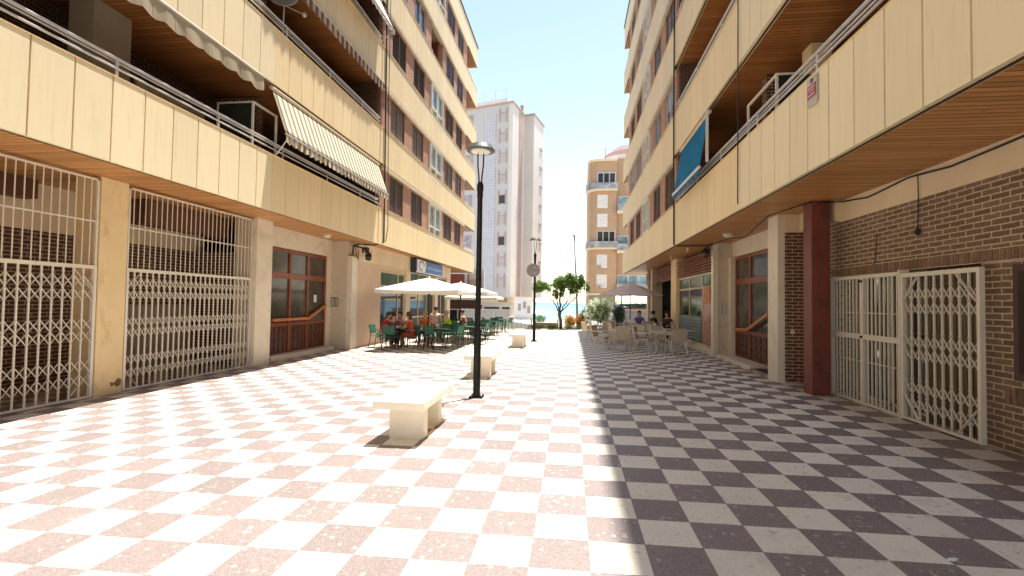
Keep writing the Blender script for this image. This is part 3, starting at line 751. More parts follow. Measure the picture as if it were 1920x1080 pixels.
gate('security_gate', (-8.42, 9.8, -.1), 'white folding gate with upper grille between the ochre column and the marble column', -8.42, 8.0, 11.54, -.08, 2.25, .135, 3.80)
gate('security_gate', (-8.42, -4.5, -.1), 'white folding gate beyond the left edge of the view', -8.42, -8.38, -.62, -.08, 2.25, .18, 3.80)
gate('security_gate', (4.98, 7.1, .06), 'white folding lattice gate on the brick wall at the right, nearest the camera', 4.97, 6.42, 7.82, .08, 2.24, .142)
t = gate('security_gate', (5.02, 8.8, .06), 'white two-panel barred gate with a middle rail, next to the red column', 5.02, 7.86, 9.84, .06, 2.28, .105, lattice=False, group='white folding security gates')
bxs('middle_rail', M['white'], t, (4.985, 5.055, 7.91, 9.79, 1.17, 1.26), (4.985, 5.055, 8.83, 8.90, .10, 1.168), (4.985, 5.055, 8.83, 8.90, 1.262, 2.22), (5.0, 5.04, 7.91, 9.79, 1.62, 1.632), (5.0, 5.04, 7.91, 9.79, .78, .792))
bxs('lock', M['black'], t, (4.96, 4.984, 8.84, 8.89, 2.15, 2.19), (4.96, 4.984, 8.84, 8.89, 1.19, 1.23))
bxs('gate_post', M['white'], t, (4.93, 5.07, 7.825, 7.858, .05, 2.3))
mb = MB(); mb.prism([(7.74, .13), (7.82, .11), (7.90, .19), (7.96, .15), (7.95, .06), (7.87, .02), (7.83, .07), (7.76, .05)], -8.3795, -8.376)
mb.build('chipped_patch', mat('bare_render', (.20, .10, .05), .9, .2, 20), TL)
mb = MB(); sx, sy = 2.52, 3.56; z = gz(sx)+.004
mb.prism([(sx, sy), (sx+.04, sy-.012), (sx+.08, sy+.01), (sx+.075, sy+.025), (sx+.03, sy+.02)], z, z+.012, 'z'); tag(mb.build('paper_scrap', M['sign_white']), 'tiny white paper scrap on the shaded tiles at the lower right', 'litter')
# ------------------------------------------------------------------ awnings
def scallop(mb, x, y0, y1, zt, h, n, amp=.06):
    m_ = n*6
    pts = []
    for i in range(m_+1):
        y = y0+(y1-y0)*i/m_; a = abs(math.sin(math.pi*i/6)); pts.append((y, zt-h-amp*a))
    for i in range(m_):
        (ya, za), (yb, zb_) = pts[i], pts[i+1]
        xo = .018*math.sin(i*.9)
        xo2 = .018*math.sin((i+1)*.9)
        mb.quad((x, ya, zt), (x, yb, zt), (x+xo2, yb, zb_), (x+xo, ya, za))
def thick(o, t_=.004):
    md = o.modifiers.new('thick', 'SOLIDIFY'); md.thickness = t_; return o
def awning(y0, y1, xt, zt, xb, zb_, val, m, label, n, sag=.0, arm=True, roller=True):
    t = empty('awning', ((xt+xb)/2, (y0+y1)/2, zb_), label, 'awning', 'awnings on the balconies')
    c = MB(); k = 8; rows = []
    for j in range(9):
        f = j/8; rows.append((xt+(xb-xt)*f, zt+(zb_-zt)*f-sag*math.sin(math.pi*f)))
    ny = max(4, int((y1-y0)/.3))
    base = 0
    for j in range(9):
        for i in range(ny+1): c.v.append((rows[j][0], y0+(y1-y0)*i/ny, rows[j][1]))
    for j in range(8):
        for i in range(ny): a = j*(ny+1)+i; c.f.append([a, a+1, a+ny+2, a+ny+1])
    thick(c.build('canopy', m, t, smooth=True))
    if val:
        v = MB(); scallop(v, xb, y0, y1, zb_-.005, val, n); thick(v.build('valance', m, t))
    r = MB(); r.tube([(xb, y0-.03, zb_), (xb, y1+.03, zb_)], .022, 8); r.build('front_bar', M['rail'], t)
    if roller:
        r = MB(); r.tube([(xt, y0-.05, zt+.02), (xt, y1+.05, zt+.02)], .05, 10); r.build('roller', M['beige_frame'], t)
    if arm:
        for y in (y0+.12, y1-.12):
            r = MB(); r.tube([(xt, y, zb_-.55), ((xt+xb)/2, y, zb_-.3), (xb, y, zb_-.02)], .014, 6); r.build('arm', M['rail'], t)
    return t
awning(4.2, 10.05, -7.30, 6.93, -7.16, 6.86, .30, M['awn_beige'], 'rolled up worn beige awning with scalloped valance above the nearest left balcony', 13, arm=False)
t = awning(10.62, 17.05, -7.34, 6.86, -6.93, 5.72, .17, M['awn_stripe'], 'open cream and brown striped awning hanging over the left balcony', 26)
awning(10.6, 17.0, -7.28, 10.0, -7.17, 9.96, .26, M['awn_brown'], 'retracted brown striped awning with fringe under the third band on the left', 22, arm=False)
awning(10.8, 16.9, -7.34, 13.1, -6.75, 11.9, .12, M['awn_white'], 'white awning let down over the upper left balcony near the top of the view', 20)
t = awning(12.45, 15.5, 3.44, 6.62, 3.20, 5.22, .10, M['awn_teal'], 'teal awning let down over the right balcony', 8, arm=False)
mb = MB(); mb.tube([(3.195, 12.40, 5.225), (3.195, 15.55, 5.225)], .04, 8); mb.build('bottom_rail', M['white'], t)
v = bxs('awning_box', M['white'], None, (3.30, 3.36, 12.2, 12.24, 5.3, 6.6)); v.name = 'pull_rod'; tag(v, 'thin white pull rod hanging beside the teal awning on the right balcony', 'rod')
# white framed wind screens
def screen(label, x, y0, y1, z0, z1, depth, group='white framed balcony screens'):
    t = empty('balcony_screen', (x, (y0+y1)/2, z0), label, 'screen', group)
    f = MB(); w = .022
    for y in (y0, y1): f.box(x-w, x+w, y-w, y+w, z0, z1)
    f.box(x-w, x+w, y0+w, y1-w, z1-2*w, z1)
    d_ = depth
    f.box(x+d_-w, x+d_+w, y0-w, y0+w, z0, z1); f.box(min(x, x+d_)+w, max(x, x+d_)-w, y0-w, y0+w, z1-2*w, z1)
    f.build('frame', M['white'], t)
    p = MB(); p.box(min(x, x+d_)+w, max(x, x+d_)-w, y0-.004, y0+.004, z0, z1-2*w); p.build('pane', M['glass'], t); return t
screen('white framed glazed screen on the left balcony beside the striped awning', -7.52, 10.2, 11.08, 4.1, 6.38, -.9)
screen('white framed glazed screen on the right balcony near the column', 3.95, 9.7, 11.2, 4.0, 6.28, .9)
# satellite dish
t = empty('satellite_dish', (-7.55, 11.3, 8.5), 'grey satellite dish on the second left balcony rail', 'dish')
mb = MB(); mb.lathe((0, 0, 0), [(.0, .0), (.15, .012), (.27, .05), (.35, .10), (.345, .115), (.26, .062), (.14, .022), (.0, .012)], 24)
o = mb.build('dish', M['sign_grey'], t, smooth=True); 
o.data.transform(Matrix.Translation((0, 0, 1.0)) @ Matrix.Rotation(R(65), 4, Vector((1, .4, 0)).normalized()) @ Matrix.Translation(ORG[t.name]))
mb = MB(); mb.tube([(-7.55, 11.3, 8.45), (-7.55, 11.3, 9.45)], .02, 8); mb.build('mast', M['rail'], t)
mb = MB(); mb.tube([(-7.5, 11.25, 9.35), (-7.3, 11.75, 9.42)], .012, 6); mb.lathe((-7.28, 11.8, 9.36), [(.03, 0), (.05, .02), (.05, .10), (.03, .12)], 12); mb.build('receiver', M['rail'], t)
# cables
def cable(pts, r, label, m=None):
    mb = MB(); mb.tube(pts, r, 6); return tag(mb.build('cable', m or M['blackrub'], None, smooth=True), label, 'cable', 'black cables on the façades')
cable([(-7.24, 17.30, 21), (-7.25, 17.34, 12), (-7.24, 17.45, 7.2), (-7.25, 17.55, 3.95), (-7.5, 17.2, 3.80), (-7.85, 16.6, 3.78), (-7.92, 16.4, 3.7), (-7.93, 16.33, 3.35)], .028, 'thick black cable bundle running down the left façade and under the soffit')
cable([(-7.22, 17.6, 21), (-7.22, 17.62, 9), (-7.20, 17.8, 4.6), (-7.24, 17.7, 4.0)], .014, 'thin black cable hanging loose beside the thick bundle on the left façade')
cable([(3.44, 16.70, 20.6), (3.43, 16.62, 8), (3.44, 16.55, 3.75), (3.6, 16.5, 3.70), (4.5, 16.2, 3.68), (4.52, 15.9, 3.69)], .026, 'thick black cable down the right façade turning under the soffit')
cable([(3.44, 10.35, 8.2), (3.44, 10.35, 3.85)], .012, 'thin black cable down the right façade panels above the marble column')
cable([(5.06, 2, 3.70), (5.05, 5.6, 3.70), (5.06, 7.0, 3.64), (5.05, 7.8, 3.70), (5.06, 8.8, 3.62), (5.05, 9.5, 3.70), (4.6, 9.62, 3.70), (4.52, 9.6, 3.71), (4.45, 9.95, 3.71), (4.3, 11.0, 3.71), (4.45, 11.9, 3.69), (4.6, 13.2, 3.55), (4.6, 14.6, 3.69), (4.55, 15.9, 3.69)], .014, 'black cable sagging along the top of the right wall from the red column')
t = empty('hanging_lamp_holder', (5.04, 7.63, 2.85), 'black cable with bare lamp holder hanging on the right brick wall above the gates', 'lamp holder')
mb = MB(); mb.tube([(5.05, 7.60, 3.68), (5.07, 7.62, 3.3), (5.065, 7.63, 2.90)], .007, 6); mb.build('wire', M['blackrub'], t)
mb = MB(); mb.lathe((5.06, 7.63, 2.80), [(.012, 0), (.034, .02), (.036, .07), (.018, .10), (.012, .12)], 12); mb.build('holder', M['blackrub'], t, smooth=True)
mb = MB(); mb.tube([(5.085, 8.6, 2.95), (5.08, 8.62, 2.7), (5.085, 8.66, 2.5), (5.083, 8.72, 2.44)], .006, 6); tag(mb.build('wire', M['blackrub']), 'short thin wire hanging on the brick above the barred gate', 'wire')
# soffit lights
def soffit_light(x, y, z, label):
    t = empty('ceiling_light', (x, y, z-.1), label, 'ceiling light', 'round ceiling lights under the soffits')
    mb = MB(); mb.lathe((x, y, z-.03), [(.15, 0), (.155, .03)], 20); mb.build('base', M['beige_frame'], t)
    mb = MB(); mb.lathe((x, y, z-.105), [(.02, 0), (.08, .012), (.125, .04), (.14, .074)], 20); mb.build('diffuser', M['lamp_glass'], t, smooth=True)
soffit_light(-8.10, 14.8, 3.862, 'round white ceiling light in front of the left wooden entrance')
soffit_light(4.40, 13.98, 3.742, 'round white ceiling light in front of the right wooden entrance')
for y, l in ((17.4, 'small white spot under the right soffit nearest to the black lantern'), (20.2, 'small white spot under the right soffit in the middle of the louvres')):
    t = empty('spot_light', (4.1, y, 3.6), l, 'spot light', 'small soffit spots on the right')
    mb = MB(); mb.lathe((4.1, y, 3.69), [(.05, 0), (.05, .05)], 14); mb.build('base', M['white'], t)
    mb = MB(); mb.tube([(4.1, y, 3.70), (4.08, y-.04, 3.60)], [.03, .045], 12); mb.build('head', M['white'], t)
def lantern(x, y, z, d, label):
    t = empty('wall_lantern', (x, y, z), label, 'lantern', 'black lanterns near the corners')
    mb = MB(); mb.lathe((x, y, z-.16), [(.03, 0), (.10, .03), (.115, .16), (.14, .17), (.10, .26), (.03, .32)], 14); mb.build('body', M['blackrub'], t)
    mb = MB(); mb.lathe((x+.01*d, y-.02, z-.11), [(.08, 0), (.118, .01), (.118, .09), (.08, .1)], 10); mb.build('pane', M['glass_door'], t)
    mb = MB(); mb.tube([(x-.22*d, y+.0, z+.28), (x-.10*d, y, z+.27), (x, y, z+.18)], .022, 6); mb.box(x-.26*d, x-.20*d, y-.05, y+.05, z+.15, z+.34); mb.build('bracket', M['blackrub'], t)
lantern(-7.66, 17.1, 3.36, 1, 'black lantern with tangled wires under the left soffit corner')
lantern(4.36, 16.1, 3.42, -1, 'black lantern under the right soffit beside the marble wall')
mb = MB(); mb.box(-7.955, -7.9, 16.5, 17.5, 3.66, 3.72); mb.box(-7.955, -7.86, 17.3, 17.62, 3.52, 3.74); mb.tube([(-7.9, 16.5, 3.7), (-7.87, 16.55, 3.3), (-7.9, 16.75, 3.22), (-7.9, 16.8, 3.6)], .012, 5); mb.tube([(-7.9, 17.5, 3.6), (-7.87, 17.75, 3.3), (-7.9, 17.9, 3.68)], .012, 5)
tag(mb.build('junction_box', M['blackrub']), 'dark junction box and tangled wires on the left fascia beside the lantern', 'junction box')
# intercoms
def intercom(x0, x1, y, z0, z1, label, d=-1):
    t = empty('intercom', ((x0+x1)/2, y, z0), label, 'intercom', 'intercom panels by the entrances')
    mb = MB(); mb.box(x0, x1, y-.02, y-.002, z0, z1); mb.build('plate', M['win_frame'] if x0 < 0 else M['marble_wall'], t)
    mb = MB()
    n = 2
    for i in range(n):
        a = x0+(x1-x0)*(i+.12)/n; b = x0+(x1-x0)*(i+.88)/n; mb.box(a, b, y-.026, y-.021, z0+.03, z1-.03)
    mb.build('face', M['rail'], t)
    mb = MB()
    for i in range(6):
        for k in range(2):
            z = z0+.05+(z1-z0-.1)*i/6; a = x0+(x1-x0)*(k+.3)/2; mb.box(a, a+.03, y-.032, y-.027, z, z+.02)
    mb.build('buttons', M['sign_dark'], t)
intercom(-8.71, -8.43, 16.34, 1.45, 1.78, 'bronze intercom panel on the marble wall by the left entrance')
intercom(4.80, 5.02, 15.995, 1.42, 1.86, 'steel intercom panel on the marble wall by the right entrance')
# blue sign box
t = empty('shop_sign', (-7.7, 24.5, 3.1), 'blue lightbox shop sign with white lettering and red and white swirl, above the left café', 'sign')
bxs('sign_box', M['sign_dark'], t, (-7.89, -7.60, 22.5, 27.4, 3.12, 3.80)); bxs('sign_face', M['blue_sign'], t, (-7.598, -7.59, 22.56, 27.34, 3.18, 3.78))
bxs('trim', M['sign_white'], t, (-7.597, -7.585, 22.5, 27.4, 3.12, 3.175), (-7.597, -7.585, 27.3, 27.4, 3.18, 3.8))
mb = MB(); mb.prism([(22.62, 3.19), (23.9, 3.19), (24.1, 3.45), (24.0, 3.77), (22.62, 3.77)], -7.589, -7.583); mb.build('emblem_ground', M['sign_white'], t)
mb = MB(); pts = []
for i in range(13): a = math.pi*(.05+1.5*i/12); pts.append((23.35+.42*math.cos(a), 3.48+.22*math.sin(a)))
for a, b in zip(pts[:-1], pts[1:]): mb.bar((-7.580, a[0], a[1]), (-7.580, b[0], b[1]), .07, .006, (1, 0, 0))
mb.build('emblem', M['sign_red'], t)
mb = MB(); rq = random.Random(5); y = 24.45
while y < 26.95:
    h = rq.choice((.11, .11, .17)); mb.box(-7.589, -7.584, y, y+.05, 3.38, 3.38+h); mb.box(-7.589, -7.584, y+.05, y+.15, 3.38+rq.choice((0, .05, .08)), 3.38+.11); y += .21
mb.build('lettering', mat('sign_letter', (.45, .60, .85), .5), t)
bxs('backplate', M['dark'], t, (-7.93, -7.895, 22.6, 27.3, 3.2, 3.75))
# for sale placard on right band
t = empty('for_sale_placard', (3.44, 7.27, 4.6), 'small white and red placard on the right balcony front', 'placard')
bxs('board', mat('placard_grey', (.46, .42, .41), .5), t, (3.44, 3.455, 7.14, 7.38, 4.64, 5.06)); bxs('red_field', mat('placard_red', (.36, .05, .05), .5), t, (3.434, 3.4395, 7.15, 7.39, 4.76, 4.95))
M['placard'] = mat('placard_grey', (.46, .42, .41), .5)
bxs('lettering', M['placard'], t, (3.431, 3.4335, 7.18, 7.36, 4.895, 4.92), (3.431, 3.4335, 7.20, 7.34, 4.85, 4.868), (3.431, 3.4335, 7.18, 7.36, 4.79, 4.815))
mb = MB(); mb.lathe((0, 0, 0), [(.035, 0), (.035, .004)], 12); o = mb.build('emblem', M['sign_dark'], t); o.data.transform(Matrix.Translation((-.008, 0, .41)) @ Matrix.Rotation(R(90), 4, 'Y') @ Matrix.Translation(ORG[t.name]))
# dark framed board at right edge
t = empty('notice_board', (5.06, 5.75, .92), 'dark framed board on the brick wall at the right edge of the view', 'notice board')
bxs('frame', mat('maroon_frame', (.05, .012, .014), .4), t, (5.02, 5.098, 5.2, 6.08, .92, 2.24)); bxs('board', M['dim'], t, (5.012, 5.019, 5.27, 6.01, 1.0, 2.16))
# switch box
bxs('x', M['white'], None, (4.78, 4.86, 11.045, 11.058, 1.12, 1.2)).name = 'light_switch'
tag(bpy.data.objects['light_switch'], 'small white switch on the brick beside the right marble column', 'switch')
# food banner
def m_banner():
    m, t, b = nodes('food_poster'); v = coords(t)
    n = N(t, 'ShaderNodeTexNoise'); n.inputs['Scale'].default_value = 3.2; n.inputs['Detail'].default_value = 6; n.inputs['Distortion'].default_value = 1.2
    mp = N(t, 'ShaderNodeMapping'); mp.inputs['Scale'].default_value = (1, 1.6, .9); L(t, v, mp.inputs[0]); L(t, mp.outputs[0], n.inputs['Vector'])
    c = ramp(t, n.outputs['Fac'], [(.32, (.06, .02, .012)), (.44, (.28, .09, .04)), (.54, (.44, .24, .13)), (.64, (.36, .13, .05)), (.74, (.60, .46, .32))])
    L(t, c, b.inputs['Base Color']); b.inputs['Roughness'].default_value = .35; return m
t = empty('food_poster', (4.66, 17.0, .3), 'tall brown food poster in the right café window next to the marble wall', 'poster')
bxs('sheet', m_banner(), t, (4.668, 4.676, 16.32, 17.66, .36, 2.36))
mb = MB(); mb.lathe((0, 0, 0), [(.30, 0), (.30, .006)], 20, 1, 1.4); o = mb.build('bread', mat('bread', (.45, .17, .04), .6, .3, 6), t); o.data.transform(Matrix.Translation((-.004, 0, 1.76)) @ Matrix.Rotation(R(-90), 4, 'Y') @ Matrix.Translation(ORG[t.name]))
t = empty('window_sticker', (4.66, 19.5, .3), 'green striped lower film on the right café window', 'window film')
bxs('sheet', mat('teal_film', (.07, .13, .115), .3, .2), t, (4.668, 4.676, 17.78, 21.36, .36, 1.30))
mb = MB()
for k in range(7): mb.box(4.660, 4.667, 17.82+(k % 3)*.1, 21.3-(k % 2)*.3, .46+k*.12, .475+k*.12)
mb.build('lines', M['lamp_glass'], t)

# ------------------------------------------------------------------ benches
def bench(x, y, label, rot=0):
    t = empty('stone_bench', (x, y, gz(x)), label, 'bench', 'pale stone benches down the middle of the plaza')
    z = gz(x)
    bxs('seat', M['bench'], t, (x-.325, x+.325, y-.73, y+.73, z+.425, z+.525), bevel=.008)
    bxs('leg', M['bench'], t, (x-.225, x+.225, y-.42, y-.24, z-.01, z+.425), bevel=.006)
    bxs('leg', M['bench'], t, (x-.225, x+.225, y+.27, y+.45, z-.01, z+.425), bevel=.006)
    return t
bench(-2.045, 6.22, 'pale stone bench nearest the camera, left of the black lamp post')
bench(-2.05, 11.15, 'pale stone bench half hidden behind the base of the nearer lamp post')
bench(-2.0, 18.45, 'smallest pale stone bench, farthest away beside the second lamp post')
# ------------------------------------------------------------------ lamp posts
def lamp(x, y, label):
    z = gz(x); t = empty('lamp_post', (x, y, z), label, 'lamp post', 'black disc-headed lamp posts')
    mb = MB(); mb.box(x-.13, x+.13, y-.13, y+.13, z, z+.015)
    for a in (-1, 1):
        for b in (-1, 1): mb.lathe((x+a*.10, y+b*.10, z+.015), [(.016, 0), (.016, .03)], 6)
    mb.build('base_plate', M['black'], t)
    mb = MB(); mb.lathe((x, y, z+.015), [(.085, 0), (.075, .03), (.068, .06), (.068, 1.2), (.060, 1.22), (.052, 1.24), (.048, 3.62), (.055, 3.64), (.055, 3.72), (.05, 3.74), (.062, 3.76), (.062, 3.86), (.04, 3.92)], 16); mb.build('pole', M['black'], t, smooth=True)
    mb = MB(); mb.box(x-.025, x+.025, y-.077, y-.066, z+.5, z+.78); mb.build('service_hatch', M['black'], t)
    for s_ in (-1, 1):
        mb = MB(); mb.tube([(x+s_*.02, y, z+3.88), (x+s_*.03, y, z+4.05), (x+s_*.05, y, z+4.22), (x+s_*.055, y, z+4.50)], .014, 6); mb.build('arm', M['black'], t)
    mb = MB(); mb.lathe((x, y, z+4.50), [(.20, .005), (.255, .0), (.262, .012), (.25, .035), (.205, .095), (.19, .115), (.02, .125)], 28); mb.build('lamp_shade', mat('lamp_grey', (.055, .06, .06), .5, .1, 3, 0, 40, 0), t, smooth=False)
    mb = MB(); mb.lathe((x, y, z+4.455), [(.03, .0), (.10, .006), (.17, .025), (.20, .048)], 24); mb.build('diffuser', M['lamp_glass'], t, smooth=True)
    return t
lamp(-1.68, 8.48, 'tall black disc-headed lamp post near the front benches')
lamp(-1.62, 21.08, 'farther black lamp post carrying the round sign')
t = empty('round_sign', (-1.66, 21.0, 2.85), 'grey back of a round traffic sign on the farther lamp post', 'sign')
def disc(c, r, th, nrm, name, m, parent, n=32):
    mb = MB(); ax = Vector(nrm).normalized(); a = ax.cross(Vector((0, 0, 1))).normalized(); b = ax.cross(a); cc = Vector(c)
    mb.tube([cc-ax*th/2, cc+ax*th/2], r, n); return mb.build(name, m, parent)
disc((-1.69, 20.99, 3.15), .30, .012, (.1, -1, 0), 'plate', M['sign_grey'], t); disc((-1.69, 21.0, 3.15), .302, .006, (.1, -1, 0), 'rim', M['sign_red'], t)
bxs('clamp', M['rail'], t, (-1.71, -1.53, 20.975, 20.985, 3.0, 3.03), (-1.71, -1.53, 20.975, 20.985, 3.26, 3.29))

# ------------------------------------------------------------------ parasols
def parasol(x, y, zr, za, hw, m, label, cat_group, pole_m=None, oct_=False, rot=0, val=.15):
    z = gz(x); t = empty('parasol', (x, y, z), label, 'parasol', cat_group)
    n = 8 if oct_ else 4
    c = MB(); ap = (x, y, za); k = 6
    ring = []
    seg = 8 if oct_ else 4
    for i in range(seg):
        a = 2*math.pi*(i+.5)/seg+rot; rr = hw if oct_ else hw*math.sqrt(2); ring.append((x+rr*math.cos(a), y+rr*math.sin(a)))
    fine = []
    for i in range(seg):
        p, q = ring[i], ring[(i+1) % seg]
        for j in range(6): f = j/6; fine.append((p[0]+(q[0]-p[0])*f, p[1]+(q[1]-p[1])*f, f))
    rows = []
    for L_ in range(1, k+1):
        f = L_/k; row = []
        for (px, py, ff) in fine:
            sag = .06*math.sin(math.pi*ff)*f
            zz = za+(zr-za)*(f**1.08)-sag*.6; row.append((x+(px-x)*f, y+(py-y)*f, zz))
        rows.append(row)
    c.v.append(ap); m_ = len(fine)
    for r_ in rows: c.v += r_
    for i in range(m_): c.f.append([0, 1+i, 1+(i+1) % m_])
    for L_ in range(k-1):
        for i in range(m_): a = 1+L_*m_+i; b = 1+L_*m_+(i+1) % m_; c.f.append([a, a+m_, b+m_, b])
    thick(c.build('canopy', m, t), .004)
    if val:
        v = MB(); last = rows[-1]
        for i in range(m_):
            a, b = last[i], last[(i+1) % m_]; v.quad(a, b, (b[0], b[1], zr-val+.01*(i % 3)), (a[0], a[1], zr-val+.01*((i-1) % 3)))
        thick(v.build('valance', m, t), .003)
    pm = pole_m or M['black']
    p = MB(); p.tube([(x, y, z), (x, y, za-.02)], .024, 10); p.build('pole', pm, t)
    p = MB()
    for i in range(seg): p.tube([(x, y, za-.12), (ring[i][0], ring[i][1], zr-.02)], .010, 5)
    for i in range(seg): p.tube([(x, y, za-.62), (x+(ring[i][0]-x)*.5, y+(ring[i][1]-y)*.5, (za-.12+zr)/2-.01)], .008, 5)
    p.build('ribs', pm, t)
    p = MB(); p.lathe((x, y, z), [(.26, 0), (.26, .06), (.06, .10), (.04, .25)], 16); p.build('base', M['concrete'], t)
    p = MB(); p.lathe((x, y, za-.03), [(.05, 0), (.04, .05), (.01, .10)], 10); p.build('finial', m, t)
    p = MB(); p.tube([(x, y, za-.70), (x, y, za-.58)], .045, 8); p.build('hub', pm, t)
    return t
parasol(-5.32, 17.3, 2.10, 2.58, 1.50, M['canvas'], 'large white square parasol nearest the camera over the left terrace', 'white terrace parasols')
parasol(-5.05, 21.3, 2.13, 2.58, 1.50, M['canvas'], 'white square parasol in the middle of the left terrace row', 'white terrace parasols')
parasol(-5.35, 26.2, 1.95, 2.42, 1.42, M['canvas'], 'farthest white square parasol of the left terrace row, lowest in the view', 'white terrace parasols')
parasol(3.20, 26.3, 2.20, 2.88, 1.72, M['canvas_mauve'], 'wide mauve parasol over the right terrace', 'mauve parasols', oct_=True, rot=.2, val=0)
mb = MB(); mb.tube([(2.62, 25.2, .03), (2.62, 25.2, 2.25)], .028, 8); mb.lathe((2.62, 25.2, .03), [(.22, 0), (.22, .05), (.05, .09)], 14)
tag(mb.build('black_pole', M['black']), 'slim black pole standing left of the mauve parasol pole', 'pole')
# ------------------------------------------------------------------ terrace furniture (prototypes)
def green_chair(lab, grp, m, m2):
    t = empty('terrace_chair', (0, 0, 0), lab, 'chair', grp)
    mb = MB()
    mb.prism([(-.21, .43), (.20, .45), (.22, .44), (.22, .465), (-.21, .455)], -.215, .215); mb.build('seat', m, t, bevel=.005)
    mb = MB()
    for i in range(6):
        x0 = -.215+i*.072; mb.hexa([(x0+.008, -.215, .56), (x0+.062, -.215, .56), (x0+.062, -.20, .56), (x0+.008, -.20, .56), (x0+.008, -.275, .83), (x0+.062, -.275, .83), (x0+.062, -.26, .83), (x0+.008, -.26, .83)])
    mb.box(-.225, .225, -.295, -.262, .80, .865); mb.box(-.215, .215, -.228, -.20, .545, .585); mb.build('backrest', m, t)
    for sx in (-1, 1):
        mb = MB(); mb.tube([(sx*.235, .25, 0), (sx*.225, .19, .44), (sx*.24, .16, .65)], .014, 6); mb.build('leg', m2, t)
        mb = MB(); mb.tube([(sx*.235, -.28, 0), (sx*.225, -.20, .44), (sx*.225, -.275, .85)], .014, 6); mb.build('leg', m2, t)
        mb = MB(); mb.bar((sx*.245, .18, .66), (sx*.24, -.25, .68), .045, .022); mb.build('armrest', m, t)
    return t
def wicker_chair(lab, grp):
    t = empty('wicker_chair', (0, 0, 0), lab, 'chair', grp)
    mb = MB(); mb.prism([(-.20, .42), (.22, .44), (.24, .40), (.24, .46), (-.20, .455)], -.24, .24); mb.build('seat', M['wicker'], t, bevel=.006)
    mb = MB(); mb.hexa([(-.235, -.205, .47), (.235, -.205, .47), (.235, -.185, .47), (-.235, -.185, .47), (-.235, -.28, .87), (.235, -.28, .87), (.235, -.26, .87), (-.235, -.26, .87)]); mb.build('backrest', M['wicker'], t, bevel=.008)
    for sx in (-1, 1):
        mb = MB(); mb.tube([(sx*.27, .27, 0), (sx*.25, .22, .42), (sx*.265, .20, .62), (sx*.27, .12, .67), (sx*.265, -.22, .68)], .015, 6); mb.build('armrest', M['alu'], t)
        mb = MB(); mb.tube([(sx*.26, -.30, 0), (sx*.245, -.20, .44), (sx*.25, -.28, .88)], .015, 6); mb.build('leg', M['alu'], t)
    mb = MB(); mb.tube([(-.25, -.28, .88), (.25, -.28, .88)], .014, 6); mb.tube([(-.255, .23, .40), (.255, .23, .40)], .010, 6); mb.build('frame', M['alu'], t)
    return t
def table(lab, grp, top, leg, s=.36, name='terrace_table', rnd=False):
    t = empty(name, (0, 0, 0), lab, 'table', grp)
    mb = MB()
    if rnd: mb.lathe((0, 0, .70), [(s, 0), (s+.005, .012), (s, .03)], 24)
    else: mb.box(-s, s, -s, s, .70, .73)
    mb.build('tabletop', top, t, bevel=0 if rnd else .006)
    for sx in (-1, 1):
        for sy in (-1, 1):
            mb = MB(); mb.tube([(sx*(s-.04), sy*(s-.04), 0), (sx*(s-.07), sy*(s-.07), .70)], .016, 6); mb.build('leg', leg, t)
    mb = MB(); mb.box(-s+.07, s-.07, -.01, .01, .64, .68); mb.box(-.01, .01, -s+.07, s-.07, .62, .66); mb.build('stretcher', leg, t)
    return t
GG, TG = 'green terrace chairs on the left', 'terrace tables on the left'
WG, TW = 'wicker terrace chairs on the right', 'terrace tables on the right'
gp = green_chair('', GG, M['green_plastic'], M['blackrub']); wp = wicker_chair('', WG)
tp = table('', TG, M['dkgreen'], M['blackrub']); twp = table('', TW, M['table_beige'], M['alu'])
def put(proto, first, x, y, a, label, grp):
    if first[0]: o = proto; first[0] = False; o.location = (x, y, gz(x)); o.rotation_euler = (0, 0, R(a)); o['label'] = label; return o
    return dup(proto, (x, y, gz(x)), R(a), label, grp)
fg, fw_, ft, ftw = [True], [True], [True], [True]
# left tables : (x, y) and label words, chairs around given angles (chair faces the table)
LT = [(-6.55, 17.3, 'in front of the plain shop wall, with people around it', 'people table', (-90, 90, 180, 0)),
      (-4.95, 17.4, 'under the nearest parasol pole, bare dark green top', 'table beside the nearest parasol', (-90, 0, 180, 90)),
      (-5.9, 20.0, 'in front of the shop window where the lime shirt sits', 'table of the lime shirted person', (-90, 0, 90)),
      (-4.35, 19.2, 'second from the plaza middle, behind the nearest chairs', 'second table by the plaza middle', (-90, 0, 90, 180)),
      (-5.6, 22.7, 'between the middle parasol and the shop door', 'table before the shop door', (-90, 0, 90)),
      (-4.3, 21.9, 'at the plaza side of the middle parasol', 'plaza side table by the middle parasol', (-90, 0, 90, 180)),
      (-4.25, 24.6, 'between the middle and farthest parasols', 'table amid the two farther parasols', (-90, 0, 90, 180)),
      (-5.7, 25.4, 'beneath the farthest parasol near the wall', 'wall side table under the farthest parasol', (-90, 0, 90)),
      (-4.2, 27.3, 'at the far end of the terrace by the pale screen', 'last table by the pale screen', (-90, 0, 90, 180))]
wd = {-90: 'front', 90: 'far', 180: 'wall', 0: 'plaza'}
seatL = {}
for x, y, l, w_, angs in LT:
    put(tp, ft, x, y, random.uniform(-6, 6), 'dark green terrace table '+l, TG)
    for a in angs:
        ca, sa = math.cos(R(a)), math.sin(R(a)); dist = .62+random.uniform(-.03, .08)
        jx, jy = random.uniform(-.08, .08), random.uniform(-.05, .05)
        put(gp, fg, x+ca*dist+jx, y+sa*dist+jy, a+90+random.uniform(-26, 26), 'green slatted chair on the %s side of the %s' % (wd[a], w_), GG)
